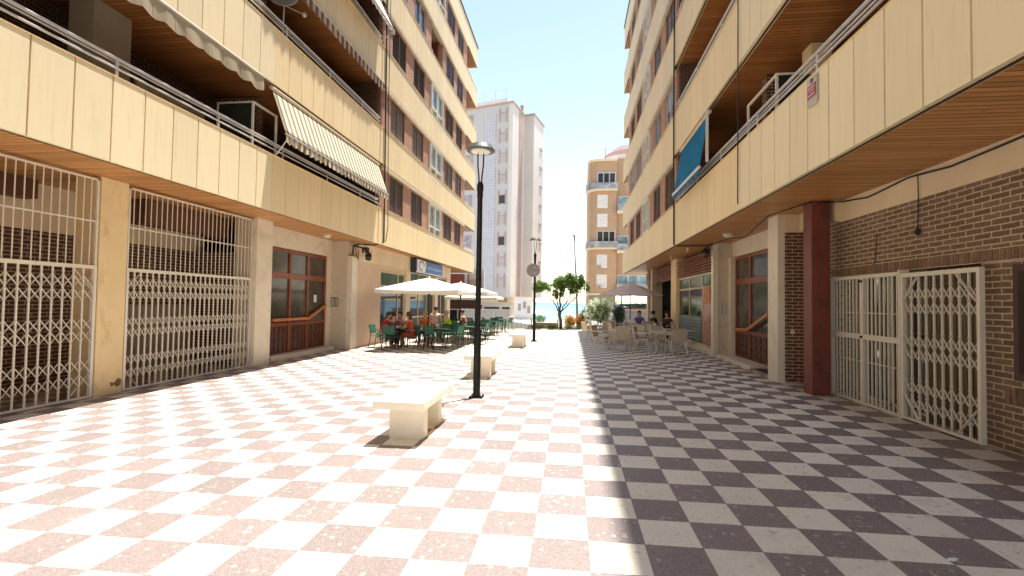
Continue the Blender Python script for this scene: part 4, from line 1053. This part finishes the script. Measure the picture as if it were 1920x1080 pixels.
RT = [(3.25, 17.1, 'nearest the camera in front of the café window', 'nearest table', (-75, 180, 90)),
      (1.75, 18.0, 'nearest the sunlit strip', 'table nearest the sunlit strip', (-90, 180, 30)),
      (4.0, 18.9, 'tight against the café window', 'table against the café window', (0, 180)),
      (2.55, 20.4, 'in the middle of the right terrace', 'middle terrace table', (-90, 180, 0, 90)),
      (1.45, 21.5, 'at the edge of the shade before the flowering bush', 'shade edge table before the flowering bush', (-90, 180, 0)),
      (3.55, 23.2, 'where the three people sit', 'table of the three seated people', (-90, 180)),
      (1.9, 24.0, 'right before the white flowering bush', 'table just before the flowering bush', (-90, 0, 180))]
wr = {-90: 'front', -75: 'front', 180: 'plaza', 90: 'far', 0: 'wall', 30: 'inner'}
for x, y, l, w_, angs in RT:
    put(twp, ftw, x, y, random.uniform(-6, 6), 'beige square café table '+l, TW)
    for a in angs:
        ca, sa = math.cos(R(a)), math.sin(R(a)); dist = .66+random.uniform(-.03, .08)
        put(wp, fw_, x+ca*dist+random.uniform(-.06, .06), y+sa*dist, a+90+random.uniform(-26, 26), 'beige wicker chair on the %s side of the %s' % (wr[a], w_), WG)

M['tumbler'] = mat('tumbler_glass', (.55, .50, .40), .15, .1)
def glassware(kind, x, y, label, group=None):
    z = gz(x)+.732
    mb = MB()
    if kind == 'drinking_glass': mb.lathe((x, y, z), [(.028, 0), (.036, .12), (.033, .12), (.026, .01)], 12); m = M['tumbler']; c = 'glass'
    elif kind == 'bottle': mb.lathe((x, y, z), [(.033, 0), (.034, .13), (.014, .19), (.014, .24)], 12); m = M['leaf_dark']; c = 'bottle'
    elif kind == 'plate': mb.lathe((x, y, z), [(.07, 0), (.125, .018), (.12, .02), (.065, .005)], 18); m = M['sign_white']; c = 'plate'
    else: mb.box(x-.06, x+.06, y-.035, y+.035, z, z+.10); m = M['alu']; c = 'napkin holder'
    tag(mb.build(kind, m, None, smooth=kind == 'bottle'), label, c, group)
for k, x, y, l in (('plate', -6.65, 17.2, 'white plate on the wall table with people around it'), ('drinking_glass', -6.45, 17.42, 'glass beside the plate on the wall table with people'),
                   ('bottle', -6.36, 17.12, 'dark bottle on the near corner of the wall table with people'), ('napkin_holder', -4.95, 17.4, 'metal napkin holder on the table by the nearest parasol pole'),
                   ('drinking_glass', -5.8, 20.0, 'glass on the table of the lime shirted person'), ('napkin_holder', -4.35, 19.25, 'metal napkin holder on the second green table from the plaza middle'),
                   ('plate', 3.5, 23.2, 'white plate on the table of the three people at the right'), ('drinking_glass', 3.7, 23.1, 'glass on the table of the three people at the right'),
                   ('napkin_holder', 3.25, 17.1, 'metal napkin holder on the nearest wicker chair table'), ('napkin_holder', 2.55, 20.4, 'metal napkin holder on the middle table of the right terrace'),
                   ('napkin_holder', 1.75, 18.0, 'metal napkin holder on the right terrace table next to the sunlit strip')):
    glassware(k, x, y, l)
# ------------------------------------------------------------------ people
SKIN = mat('skin', (.50, .27, .18), .55, .06, 8)
def skin_mesh(name, nodes_, edges_, m, parent, root=0, sub=1):
    me = bpy.data.meshes.new(name); me.from_pydata([n[0] for n in nodes_], edges_, []); o = bpy.data.objects.new(name, me); COL.objects.link(o)
    me.materials.append(m)
    o.modifiers.new('skin', 'SKIN'); 
    if not me.skin_vertices: 
        bm = bmesh.new(); bm.from_mesh(me); bm.verts.layers.skin.verify(); bm.to_mesh(me); bm.free()
    sv = me.skin_vertices[0].data
    for i, n in enumerate(nodes_):
        r = n[1]; sv[i].radius = r if isinstance(r, tuple) else (r, r); sv[i].use_root = (i == root)
    o.modifiers['skin'].use_smooth_shade = True
    s_ = o.modifiers.new('sub', 'SUBSURF'); s_.levels = sub; s_.render_levels = sub
    o.parent = parent; ORG[o.name] = Vector(); return o
def person(x, y, rot, label, shirt, legs, hair, sit=True, lean=.12, long_hair=False, arm=(.30, .30), dress=False, skin=None):
    t = empty('person', (0, 0, 0), label, 'person'); t.location = (x, y, gz(x)); t.rotation_euler = (0, 0, R(rot)); ORG[t.name] = Vector()
    hz = .50 if sit else .93
    P = lambda dz, fy=0, dx=0: (dx, fy, hz+dz)
    l = lean
    ns = [(P(0), .13), (P(.18, l*.25), .125), (P(.38, l*.8), .135), (P(.50, l*1.1), .10), (P(.58, l*1.25), .055), (P(.64, l*1.35+.01), .062), (P(.72, l*1.4+.03), (.078, .09)), (P(.80, l*1.4+.02), (.07, .08)), (P(.70, l*1.4+.125), .014)]
    ed = [(0, 1), (1, 2), (2, 3), (3, 4), (4, 5), (5, 6), (6, 7), (6, 8)]
    shN = [(P(0), .142), (P(.18, l*.25), .14), (P(.38, l*.8), .152), (P(.50, l*1.1), .115), (P(.55, l*1.2), .07)]; shE = [(0, 1), (1, 2), (2, 3), (3, 4)]
    lgN = [(P(.02), .148)]; lgE = []
    for s_ in (-1, 1):
        b = len(ns)
        sh = P(.47, l*1.1, s_*.17); el = P(.24, l+.16*arm[0]/.3, s_*.25); wr_ = P(.23 if sit else .10, l+.38*arm[1]/.3, s_*.15)
        pm = (wr_[0]-s_*.01, wr_[1]+.06, wr_[2]-.005)
        ns += [(sh, .062), (el, .042), (wr_, .028), (pm, (.030, .018))]; ed += [(3, b), (b, b+1), (b+1, b+2), (b+2, b+3)]
        for i, (dx, ln) in enumerate(((-.026, .055), (-.009, .065), (.009, .062), (.025, .05))):
            c = len(ns); ns += [((pm[0]+dx, pm[1]+ln*.6, pm[2]-.006), .009), ((pm[0]+dx*1.15, pm[1]+ln, pm[2]-.022), .008)]; ed += [(b+3, c), (c, c+1)]
        c = len(ns); ns += [((pm[0]-s_*.040, pm[1]-.005, pm[2]-.006), .010), ((pm[0]-s_*.050, pm[1]+.03, pm[2]-.012), .009)]; ed += [(b+3, c), (c, c+1)]
        k = len(shN); me_ = tuple((a+b_)/2 for a, b_ in zip(sh, el)); shN += [(sh, .076), (me_, .064)]; shE += [(3, k), (k, k+1)]
        b = len(ns)
        if sit: hp, kn, an, to = P(-.01, .02, s_*.09), P(.0, .42, s_*.12), (s_*.12, .40, .09), (s_*.13, .56, .035)
        else: hp, kn, an, to = P(-.06, 0, s_*.09), P(-.46, .02, s_*.10), (s_*.10, -.01, .09), (s_*.11, .14, .035)
        ns += [(hp, .088), (kn, .058), (an, .040), (to, .034)]; ed += [(0, b), (b, b+1), (b+1, b+2), (b+2, b+3)]
        k = len(lgN); lgN += [(hp, .104), (kn, .076 if not dress else .10)]; lgE += [(0, k), (k, k+1)]
        if not dress: lgN.append(((an[0], an[1], an[2]+.03), .06)); lgE.append((k+1, k+2))
    skin_mesh('body', ns, ed, skin or SKIN, t)
    skin_mesh('shirt', shN, shE, mat('cloth_'+shirt[0], shirt[1], .85, .12, 9), t)
    skin_mesh('skirt' if dress else 'trousers', lgN, lgE, mat('cloth_'+legs[0], legs[1], .85, .12, 9), t)
    hc = P(.755, l*1.4+.0); h = MB()
    h.lathe((hc[0], hc[1]-.012, hc[2]-.05), [(.055, -.01), (.088, .02), (.100, .07), (.094, .12), (.065, .155), (.02, .168)], 16, .95, 1.08)
    if long_hair: h.lathe((hc[0], hc[1]-.055, hc[2]-.26), [(.04, 0), (.075, .06), (.085, .16), (.08, .24)], 12, 1, .7)
    h.build('hair', mat('hair_'+hair[0], hair[1], .6, .3, 20), t, smooth=True)
    # eyes
    for s_ in (-1, 1):
        e = MB(); e.lathe((s_*.032, hc[1]+.088, hc[2]-.028), [(.002, -.009), (.009, 0), (.002, .009)], 8); e.build('eye', M['dark'], t)
    return t
BR, BK, GY, BL_ = ('brown', (.06, .03, .015)), ('black', (.012, .010, .010)), ('grey', (.30, .28, .26)), ('blond', (.34, .20, .08))
NV, KH, DK, WH = ('navy', (.03, .04, .09)), ('khaki', (.30, .25, .17)), ('darkgrey', (.04, .04, .045)), ('white', (.62, .58, .52))
person(-7.17, 17.35, -90, 'person in a red shirt and light shorts seated against the plain wall', ('red', (.38, .012, .015)), WH, BR, lean=.2)
person(-6.55, 16.72, 0, 'person in a purple top seated with back to the camera at the wall table', ('plum', (.11, .04, .085)), DK, BK, lean=.18)
person(-6.55, 17.95, 180, 'person in a pinkish white shirt leaning on the far side of the wall table', ('rose', (.50, .34, .33)), NV, BK, lean=.22)
person(-5.92, 17.30, 90, 'person in an orange red dress seated on the plaza side of the wall table', ('orangered', (.46, .07, .035)), ('orangered', (.46, .07, .035)), BR, long_hair=True, dress=True)
person(-5.85, 18.75, 175, 'person in an orange top seated just left of the man in the pale mauve shirt', ('orange', (.45, .13, .04)), DK, BL_, long_hair=True)
person(-5.55, 19.0, 10, 'person in a pale mauve shirt and pale belt standing with their back to the camera', ('mauve', (.42, .31, .32)), ('olive', (.07, .09, .05)), BK, sit=False, arm=(.1, .1), lean=.05).scale = (.93, .93, .86)
person(-5.15, 19.9, 95, 'person in a lime yellow shirt seated at the table by the shop window', ('lime', (.50, .58, .02)), DK, GY)
person(-5.2, 23.1, 100, 'person with bare shoulders seated far back near the brown shopfront', ('coral', (.48, .18, .12)), KH, BR)
person(3.30, 23.75, 180, 'person in a purple and violet top seated at the table under the mauve parasol', ('violet', (.14, .09, .28)), DK, BR, long_hair=True)
person(4.05, 23.3, 100, 'dark haired person in a black top seated by the white post on the right terrace', ('black', (.018, .018, .02)), DK, BK)
person(4.35, 22.0, 150, 'person in a dark maroon top seated against the ochre pillar on the right', ('maroon', (.07, .03, .035)), NV, BK)

# ------------------------------------------------------------------ vegetation
def leaves(mb, c, r, n, size, rnd, flat=.8):
    c = Vector(c)
    for _ in range(n):
        while True:
            p = Vector((rnd.uniform(-1, 1), rnd.uniform(-1, 1), rnd.uniform(-1, 1)))
            if .35 < p.length < 1: break
        p = Vector((p.x*r[0], p.y*r[1], p.z*r[2]))+c
        s_ = size*rnd.uniform(.6, 1.3); a = Vector((rnd.gauss(0, 1), rnd.gauss(0, 1), rnd.gauss(0, 1))).normalized(); b = a.cross(Vector((rnd.gauss(0, 1), rnd.gauss(0, 1), rnd.gauss(0, 1)))).normalized()
        mb.quad(p-a*s_, p-b*s_*.35, p+a*s_, p+b*s_*.35)
rn = random.Random(3)
tx, ty = -.6, 31.0
t = empty('tree', (tx, ty, -.05), 'small multi-stemmed tree with three rounded green crowns at the end of the plaza', 'tree')
mb = MB()
def wob(a, b, n=5, w_=.05):
    a, b = Vector(a), Vector(b); return [a+(b-a)*i/n+(Vector((rn.uniform(-w_, w_), rn.uniform(-w_, w_), 0)) if 0 < i < n else Vector()) for i in range(n+1)]
mb.tube(wob((tx+.02, ty, -.3), (tx-.12, ty, 1.15)), [.15, .12, .115, .11, .115, .13], 10)
for b, r_ in (((-1.55, 31.1, 2.35), .05), ((-1.0, 30.8, 2.3), .045), ((-.65, 31.2, 2.5), .09), ((.0, 30.9, 2.3), .055), ((.55, 31.1, 2.35), .045)):
    p = wob((tx-.12, ty, 1.05), b, 6, .05); mb.tube(p, [r_*(1-.1*i) for i in range(7)], 7)
    for _ in range(5):
        q = p[rn.randint(3, 6)]; e = q+Vector((rn.uniform(-.4, .4), rn.uniform(-.35, .35), rn.uniform(.2, .6))); mb.tube([q, (q+e)/2+Vector((.03, 0, 0)), e], [.02, .014, .006], 5)
mb.build('trunk', M['bark'], t, smooth=True)
cr_ = MB()
for c, r, n in (((-2.0, 31.1, 2.78), (.58, .5, .48), 1700), ((-1.45, 31.1, 2.7), (.22, .25, .35), 200), ((-.80, 31.1, 2.98), (.54, .5, .50), 1800), ((-1.05, 31, 2.35), (.25, .25, .35), 160),
                ((-.10, 30.9, 3.15), (.46, .42, .52), 1400), ((.42, 31.1, 3.08), (.48, .42, .54), 1500), ((.2, 31, 2.6), (.5, .35, .35), 500), ((.95, 31.1, 2.75), (.28, .3, .38), 260), ((-.6, 31, 2.4), (.2, .22, .45), 330), ((-.95, 31, 2.25), (.14, .2, .4), 200), ((-.02, 31, 2.45), (.22, .22, .25), 200)):
    leaves(cr_, c, [q*.85 for q in r], n//2, .075, rn)
    for _ in range(9):
        a_ = rn.uniform(0, 6.28); h_ = rn.uniform(-.7, 1.0); s2 = math.sqrt(max(.05, 1-h_*h_))
        leaves(cr_, (c[0]+r[0]*.72*s2*math.cos(a_), c[1]+r[1]*.72*s2*math.sin(a_), c[2]+r[2]*.78*h_), (r[0]*.36, r[1]*.36, r[2]*rn.uniform(.3, .62)), n//11, .065, rn)
cr_.build('crown', M['leaf_pine'], t)
def bush(label, c, r, n, m, size=.05, name='bush', extra=None, group=None, cat='bush'):
    t = empty(name, (c[0], c[1], 0), label, cat, group)
    st = MB()
    for _ in range(9): e = (c[0]+rn.uniform(-.6, .6)*r[0], c[1]+rn.uniform(-.6, .6)*r[1], c[2]+rn.uniform(0, .5)*r[2]); st.tube([(c[0]+rn.uniform(-.1, .1), c[1]+rn.uniform(-.1, .1), -.1), ((c[0]+e[0])/2, (c[1]+e[1])/2, e[2]*.5), e], [.025, .018, .008], 5)
    st.build('stems', M['bark'], t)
    f = MB()
    for _ in range(7): leaves(f, (c[0]+rn.uniform(-.35, .35)*r[0], c[1]+rn.uniform(-.3, .3)*r[1], c[2]+rn.uniform(-.3, .35)*r[2]), [q*rn.uniform(.45, .75) for q in r], n//7, size, rn)
    f.build('foliage', m, t)
    if extra:
        f = MB()
        for _ in range(230):
            a = rn.uniform(0, 2*math.pi); h = rn.uniform(-.7, .95); rr = math.sqrt(max(0, 1-h*h)); q = (c[0]+r[0]*rr*math.cos(a)*.95, c[1]+r[1]*rr*math.sin(a)*.95, c[2]+r[2]*h*.95)
            leaves(f, q, (.11, .11, .10), 20, .040, rn)
        f.build('flowers', extra, t)
    return t
bush('round bush covered with white flowers at the end of the right terrace', (1.98, 31.6, 1.10), (1.12, .9, 1.02), 4600, M['leaf_pale'], .055, 'flowering_bush', M['flower'])
bush('dark green bush to the left behind the white flowering bush', (1.15, 35.2, .95), (.75, .6, .75), 2000, M['leaf_dark'], .06)
bush('dark green bush behind the mauve parasol pole', (3.0, 30.9, 1.0), (.6, .5, 1.0), 1800, M['leaf_dark'], .06)
bush('bright yellow bush behind the tree', (-.1, 36.6, .42), (.62, .5, .78), 3000, M['leaf_yellow'], .05)
bush('rust orange bush at the right of the yellow one', (.75, 36.4, .42), (.58, .5, .78), 2800, M['leaf_rust'], .05)
bush('pale grey green shrub in front of the beach parasol', (-3.1, 46, .1), (.9, .6, .75), 1200, M['leaf_pale'], .07)
hg = MB()
for i in range(90):
    x = rn.uniform(-2.6, 1.2)
    if -.95 < x < -.3: continue
    leaves(hg, (x, 30.9+rn.uniform(-.35, .6), .06+rn.uniform(0, .12)), (.22, .2, .13), 55, .04, rn)
o = hg.build('ground_cover', M['leaf']); struct(o, 'stuff'); 
bxs('soil_bed', M['soil'], None, (-3.2, 2.6, 30.43, 32.6, -.45, -.02))['kind'] = 'structure'
# ------------------------------------------------------------------ far end of the plaza
def thing_boxes(name, label, cat, m, *bs, group=None):
    o = bxs(name, m, None, *bs); return tag(o, label, cat, group)
thing_boxes('low_wall', 'low grey brown garden wall with pale coping left of the tree', 'wall', M['concrete'], (-2.55, -.95, 33.0, 33.25, -.45, .27))
thing_boxes('wall_coping', 'pale coping stone on the low garden wall left of the tree', 'coping', M['cream_trim'], (-2.6, -.93, 32.96, 33.29, .272, .33))
for i, (x, y, l) in enumerate(((-.86, 32.0, 'short cream post just left of the tree trunk'), (.92, 32.0, 'short cream post beside the flowering bush'), (-2.75, 33.1, 'short cream post at the left end of the garden wall'))):
    mb = MB(); mb.box(x-.05, x+.05, y-.05, y+.05, -.3, .85 if i == 1 else .55); mb.box(x-.065, x+.065, y-.065, y+.065, .852 if i == 1 else .552, .90 if i == 1 else .60)
    tag(mb.build('post', M['cream_trim'], bevel=.005), l, 'post', 'short cream posts')
mb = MB(); mb.hexa([(-4.3, 31.4, -.4), (-2.7, 31.4, -.4), (-2.7, 34, -.4), (-4.3, 34, -.4), (-4.3, 31.4, .02), (-2.7, 31.4, .0), (-2.7, 34, .10), (-4.3, 34, .32)])
struct(mb.build('ramp', M['asphalt']))
mb = MB()
for i in range(6): mb.tube([(-4.2+i*.28, 32.2, 0), (-4.2+i*.28, 32.2, .55)], .012, 5)
mb.tube([(-4.2, 32.2, .55), (-2.8, 32.2, .48)], .016, 5); tag(mb.build('ramp_railing', M['sign_grey']), 'thin grey railing on the dark ramp left of the low garden wall', 'railing')
# pale glazed windbreak
t = empty('glazed_screen', (-5.5, 31.5, -.1), 'pale bluish glazed screen panels at the end of the left terrace', 'screen')
mb = MB(); 
for x in (-7.3, -6.2, -5.1, -4.0): mb.box(x-.03, x+.03, 30.97, 31.03, -.2, 1.18)
mb.box(-7.3, -4.0, 30.98, 31.02, 1.16, 1.22); mb.build('frame', M['white'], t)
mb = MB(); mb.box(-7.27, -4.03, 30.995, 31.005, -.1, 1.155); mb.build('pane', mat('frosted_pane', (.42, .46, .52), .4, .05), t)
mb = MB(); mb.tube([(-3.9, 29.6, 0), (-3.9, 29.6, .75), (-3.75, 31, .78), (-3.75, 31, 0)], .022, 6); tag(mb.build('hoop_rail', M['cream_trim']), 'pale hoop rail at the plaza end of the glazed screen', 'rail')
# tall street lamp
t = empty('street_lamp', (.42, 40.5, -.4), 'tall grey street lamp against the sky beyond the tree', 'street lamp')
mb = MB(); mb.tube([(.57, 40, -.5), (.42, 40, 3.5), (.20, 40, 7.35)], [.11, .09, .07], 10); mb.build('pole', mat('galvanised', (.32, .35, .36), .45, .1, 3, 0, 40, .3), t, smooth=True)
mb = MB(); mb.hexa([(.02, 39.6, 7.33), (.34, 39.6, 7.33), (.34, 40.2, 7.36), (.02, 40.2, 7.36), (.06, 39.65, 7.43), (.30, 39.65, 7.43), (.30, 40.2, 7.46), (.06, 40.2, 7.46)]); mb.build('lamp_head', M['sign_grey'], t)
# beach parasol and people-sized dots omitted
t = empty('beach_parasol', (-6.2, 90, -3.1), 'small white parasol on the beach left of the tree', 'parasol')
mb = MB(); mb.lathe((-6.2, 90, -.55), [(1.75, 0), (1.2, .35), (.6, .7), (.05, .95)], 12); mb.build('canopy', M['canvas'], t)
mb = MB(); mb.tube([(-6.2, 90, -3.1), (-6.2, 90, .3)], .05, 6); mb.build('pole', M['white'], t)
thing_boxes('promenade_wall', 'long low pale wall of the promenade before the beach', 'wall', M['cream_trim'], (-40, 40, 60.2, 60.6, -.9, -.62))
# ------------------------------------------------------------------ tower
A = Vector((-8.4, 65, 0)); ua = Vector((-6.87, 2.0, 0)).normalized(); ub = Vector((1.16, 5.0, 0)).normalized()
t = empty('tower_block', (-12, 68, -1), 'tall pale grey tower block with window column and glass block strip behind the left building', 'tower block')
def pt(a, b, z): q = A+ua*a+ub*b; return (q.x, q.y, z)
def tb(mb, a0, a1, b0, b1, z0, z1): mb.hexa([pt(a0, b0, z0), pt(a1, b0, z0), pt(a1, b1, z0), pt(a0, b1, z0), pt(a0, b0, z1), pt(a1, b0, z1), pt(a1, b1, z1), pt(a0, b1, z1)])
ZT = 29.65
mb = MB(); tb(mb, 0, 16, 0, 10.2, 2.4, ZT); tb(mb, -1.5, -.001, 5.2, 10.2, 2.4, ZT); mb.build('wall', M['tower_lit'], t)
mb = MB(); tb(mb, .62, 16, -.04, -.002, 2.4, ZT-.1); mb.build('front_shade_layer', M['tower'], t)  # thin layer giving the front face its painted shade
mb = MB(); tb(mb, 16.001, 24, 4, 12, 2.4, ZT-1.5); mb.build('rear_wall', M['tower'], t)
mb = MB(); tb(mb, -.15, 16.2, -.15, 10.4, ZT+.002, ZT+.28); tb(mb, -1.65, -.151, 5.05, 10.4, ZT+.002, ZT+.28); mb.build('roof_edge', M['tower_pink'], t)
mb = MB(); tb(mb, 1.2, 13, 1, 8, ZT+.285, ZT+1.35); mb.build('penthouse_wall', M['white_wall'], t)
mb = MB(); tb(mb, -.06, -.002, 2.7, 4.2, 2.4, ZT); mb.build('duct_strip', M['tower_pink'], t)
mb = MB(); tb(mb, -.10, .25, 3.9, 4.3, ZT+.285, ZT+1.0); tb(mb, -.15, .30, 3.85, 4.35, ZT+1.002, ZT+1.25); mb.build('chimney', M['tower_pink'], t)
mb = MB(); tb(mb, 2.55, 4.25, -.09, -.042, 3.2, ZT-1.2); mb.build('glass_block_strip', M['glassblock'], t)
for i in range(9):
    z = ZT-.55-i*2.93
    f = MB()
    for a in (.82, 1.90): tb(f, a, a+.16, -.14, -.042, z-2.0, z)
    tb(f, .98, 1.9, -.08, -.042, z-.68, z-.58)
    w_ = f.build('window', M['tower_pink'], t)
    p = MB(); tb(p, .98, 1.90, -.075, -.043, z-1.85, z-.7); p.build('pane', mat('tower_blind', (.42, .39, .37), .6) if i not in (4, 6) else M['sign_dark'], w_)
    f = MB(); tb(f, 6.3, 6.5, -.14, -.042, z-2.2, z-.3); tb(f, 8.6, 8.75, -.14, -.042, z-2.2, z-.3); tb(f, 6.5, 8.6, -.10, -.042, z-.38, z-.3); w_ = f.build('window', M['tower_pink'], t)
    p = MB(); tb(p, 6.5, 8.6, -.07, -.043, z-2.0, z-.4); p.build('pane', M['rail_glass'], w_)
    if i: f = MB(); tb(f, -1.62, -1.502, 8.2, 9.4, z-.8, z-.5); f.build('balcony_edge', M['tower_pink'], t)
r_ = MB()
for a in (1.5, 3.2, 4.9, 6.6): r_.tube([pt(a, 1, ZT+1.35), pt(a, 1, ZT+2.6)], .04, 5)
r_.tube([pt(1.0, 1, ZT+2.55), pt(6.9, 1, ZT+2.55)], .035, 5); r_.tube([pt(1.0, 1, ZT+1.9), pt(6.9, 1, ZT+1.9)], .025, 5); r_.build('roof_railing', M['rail'], t)
r_ = MB()
for s_ in (0, .55): r_.tube([pt(8.2+s_, 1, ZT), pt(8.2+s_, 1, ZT+4.6)], .05, 5)
for i in range(8): r_.tube([pt(8.2, 1, ZT+1.3+i*.45), pt(8.75, 1, ZT+1.6+i*.45)], .035, 5)
r_.tube([pt(8.5, 1, ZT+4.5), pt(8.5, 1, ZT+6.2)], .03, 5); r_.build('antenna_mast', M['concrete'], t)
# podium
mb = MB(); tb(mb, .0, 24, .4, 10, 1.55, 2.398); mb.build('podium_fascia', M['cream_trim'], t)
mb = MB(); tb(mb, .2, 24, 1.0, 9, -1.2, 1.548); mb.build('podium_wall', M['white_wall'], t)
for i, (a0, a1) in enumerate(((.4, 1.6), (2.0, 4.4), (5.2, 7.4), (7.6, 8.4), (9.4, 11.5))):
    p = MB(); tb(p, a0, a1, .93, .998, -.55, 1.0); f = p.build('podium_window', M['win_frame'], t); p = MB(); tb(p, a0+.06, a1-.06, .90, .928, -.5, .95); p.build('pane', M['glass'], f)
p = MB(); tb(p, .6, 2.0, .3, .396, 1.7, 2.2); p.build('fascia_sign', mat('amber_sign', (.30, .18, .08), .6), t)
# white pier structure beside the tower
t = empty('white_pavilion', (-6, 61, -1), 'white ground floor wing with small dark openings right of the tower foot', 'pavilion')
bxs('wall', M['white_wall'], t, (-7.3, -5.0, 61.0, 66, -1.2, 2.3)); bxs('roof', M['cream_trim'], t, (-7.4, -4.9, 60.9, 66.1, 2.302, 2.42))
for x, z in ((-6.8, .6), (-6.15, .9), (-5.6, .3)): bxs('window', M['sign_grey'], t, (x, x+.35, 60.95, 60.998, z, z+.9))
# brown storefront and red panel between
t = empty('brown_storefront', (-9.2, 36, -.4), 'dark brown shopfront with white door frames beyond the left terrace', 'shopfront')
bxs('wall', M['dim2'], t, (-12.5, -7.6, 37.0, 37.3, -.5, 1.9)); bxs('pier', M['redwall'], t, (-7.58, -7.0, 36.8, 37.2, -.5, 1.45))
bxs('upper_panel', M['redwall'], t, (-10.6, -8.5, 37.0, 37.3, 1.902, 3.9)); bxs('upper_wall', M['white_wall'], t, (-8.49, -7.0, 37.6, 37.9, 1.9, 4.4))
f = bxs('door_frame', M['white'], t, (-9.9, -9.82, 36.9, 36.998, -.5, 1.1), (-9.0, -8.92, 36.9, 36.998, -.5, 1.1), (-8.1, -8.02, 36.9, 36.998, -.5, 1.1), (-9.82, -8.1, 36.9, 36.998, 1.02, 1.1))
bxs('pane', M['glass'], f, (-9.82, -8.1, 36.95, 36.96, -.4, 1.02))
bxs('shutter', mat('far_shutter', (.42, .36, .33), .6), t, (-8.2, -7.3, 37.54, 37.598, 2.3, 3.5)); bxs('blind', M['sign_grey'], t, (-8.33, -8.22, 37.5, 37.598, 2.2, 3.9), (-7.28, -7.17, 37.5, 37.598, 2.2, 3.9))
# ------------------------------------------------------------------ far right curved building
t = empty('corner_building', (6, 74, -1), 'tan brick building with rounded balconies and white shutters, far off on the right', 'building')
def arc_pts(cx, cy, r, a0, a1, n): return [(cx+r*math.cos(R(a0+(a1-a0)*i/n)), cy+r*math.sin(R(a0+(a1-a0)*i/n))) for i in range(n+1)]
front = [(3.9, 70.0), (6.45, 70.0)]
def foot(o=0):   # outline with a rounded left corner
    p = arc_pts(3.9, 71.35, 1.35+o, 180, 270, 8); return p+[(6.45+o*.2, 70-o)]
def poly_prism(name, m, pl, z0, z1):
    mb = MB(); mb.prism(pl, z0, z1, 'z'); return mb.build(name, m, t)
back_ = [(6.45, 84), (2.55, 84)]
poly_prism('wall', M['tan_brick'], foot()+back_, 3.2, 22.6)
poly_prism('right_wall', M['tan_brick'], [(6.46, 70.6), (24, 70.6), (24, 84), (6.46, 84)], 3.4, 23.2)
poly_prism('base_wall', M['olive'], foot(-.05)+back_, -1.2, 2.9)
poly_prism('base_band', M['cream_trim'], foot(.15)+back_, 2.902, 3.198)
for zb in (9.6, 18.2):
    poly_prism('balcony_slab', M['cream_trim'], foot(.60)+[(6.45, 71.5), (3, 72)], zb, zb+.22)
    mb = MB(); pl = foot(.56)
    for a, b in zip(pl[:-1], pl[1:]): mb.hexa([(a[0], a[1], zb+.23), (b[0], b[1], zb+.23), (b[0]+.02, b[1]+.03, zb+.23), (a[0]+.02, a[1]+.03, zb+.23), (a[0], a[1], zb+1.15), (b[0], b[1], zb+1.15), (b[0]+.02, b[1]+.03, zb+1.15), (a[0]+.02, a[1]+.03, zb+1.15)])
    mb.build('balcony_rail', M['rail_glass'], t)
    mb = MB(); mb.box(3.6, 6.3, 69.93, 69.998, zb+.25, zb+2.75); f = mb.build('window', M['rail'], t)
    mb = MB()
    for i in range(3): mb.box(3.75+i*.85, 4.45+i*.85, 69.9, 69.928, zb+.4, zb+2.6)
    mb.build('pane', M['glass'], f)
for z in (4.0, 6.9, 12.9, 15.7):
    mb = MB(); mb.box(3.65, 5.15, 69.93, 69.998, z, z+1.95); f = mb.build('window', M['white_wall'], t)
    mb = MB(); mb.box(3.75, 5.05, 69.9, 69.928, z+.35, z+1.85); mb.build('roller_shutter', mat('white_shutter', (.60, .57, .53), .5), f)
    if z < 10: mb = MB(); mb.box(3.75, 4.25, 69.6, 69.898, z-.05, z+.32); mb.build('air_conditioner', M['sign_grey'], f)
for zb in (3.6, 9.4, 15.2):
    bxs('balcony_slab', M['cream_trim'], t, (6.5, 20, 69.4, 70.6, zb-.35, zb)); bxs('balcony_rail', M['rail_glass'], t, (6.5, 20, 69.4, 69.46, zb, zb+1.0))
    f = bxs('window', M['white'], t, (6.7, 12, 70.54, 70.598, zb, zb+2.3)); bxs('pane', M['glass_blue'], f, (6.8, 8.1, 70.5, 70.538, zb+.1, zb+2.2), (8.3, 9.6, 70.5, 70.538, zb+.1, zb+2.2), (9.8, 11.1, 70.5, 70.538, zb+.1, zb+2.2))
poly_prism('roof_band', M['cream_trim'], foot(.3)+back_, 22.602, 22.9)
mb = MB(); mb.prism(arc_pts(8.8, 75.5, 4.6, 160, 300, 12)+[(14, 80)], 22.902, 24.0, 'z'); mb.build('penthouse_wall', M['white_wall'], t)
mb = MB(); mb.prism(arc_pts(9.2, 75.5, 4.3, 160, 300, 12)+[(14, 80)], 24.002, 24.8, 'z'); mb.build('penthouse_roof', M['pinkroof'], t)
mb = MB(); mb.prism(arc_pts(9.8, 75.5, 3.6, 160, 300, 12)+[(14, 80)], 24.802, 25.8, 'z'); mb.build('roof_cap', M['white_wall'], t)
mb = MB(); mb.tube([(4.9, 72, 22.9), (4.9, 72, 25.3)], .05, 5); mb.build('antenna', M['concrete'], t)
# terrace wall under it
t = empty('terrace_wall', (6, 38, -.4), 'pale grey terrace wall with cream top rail behind the mauve parasol', 'wall')
bxs('wall', mat('bluish_wall', (.40, .42, .43), .8), t, (3.0, 12, 38, 38.3, -.6, 1.15)); bxs('top_rail', M['cream_trim'], t, (2.95, 12, 37.9, 38.35, 1.152, 1.32))
t = empty('planter_box', (5, 38.1, 1.32), 'row of dark plants in a trough on the terrace wall', 'planter')
bxs('trough', M['win_frame'], t, (3.6, 10, 37.95, 38.25, 1.322, 1.46))
f = MB(); leaves(f, (5.6, 38.1, 1.6), (1.9, .18, .16), 900, .10, rn); f.build('plants', M['leaf_dark'], t)
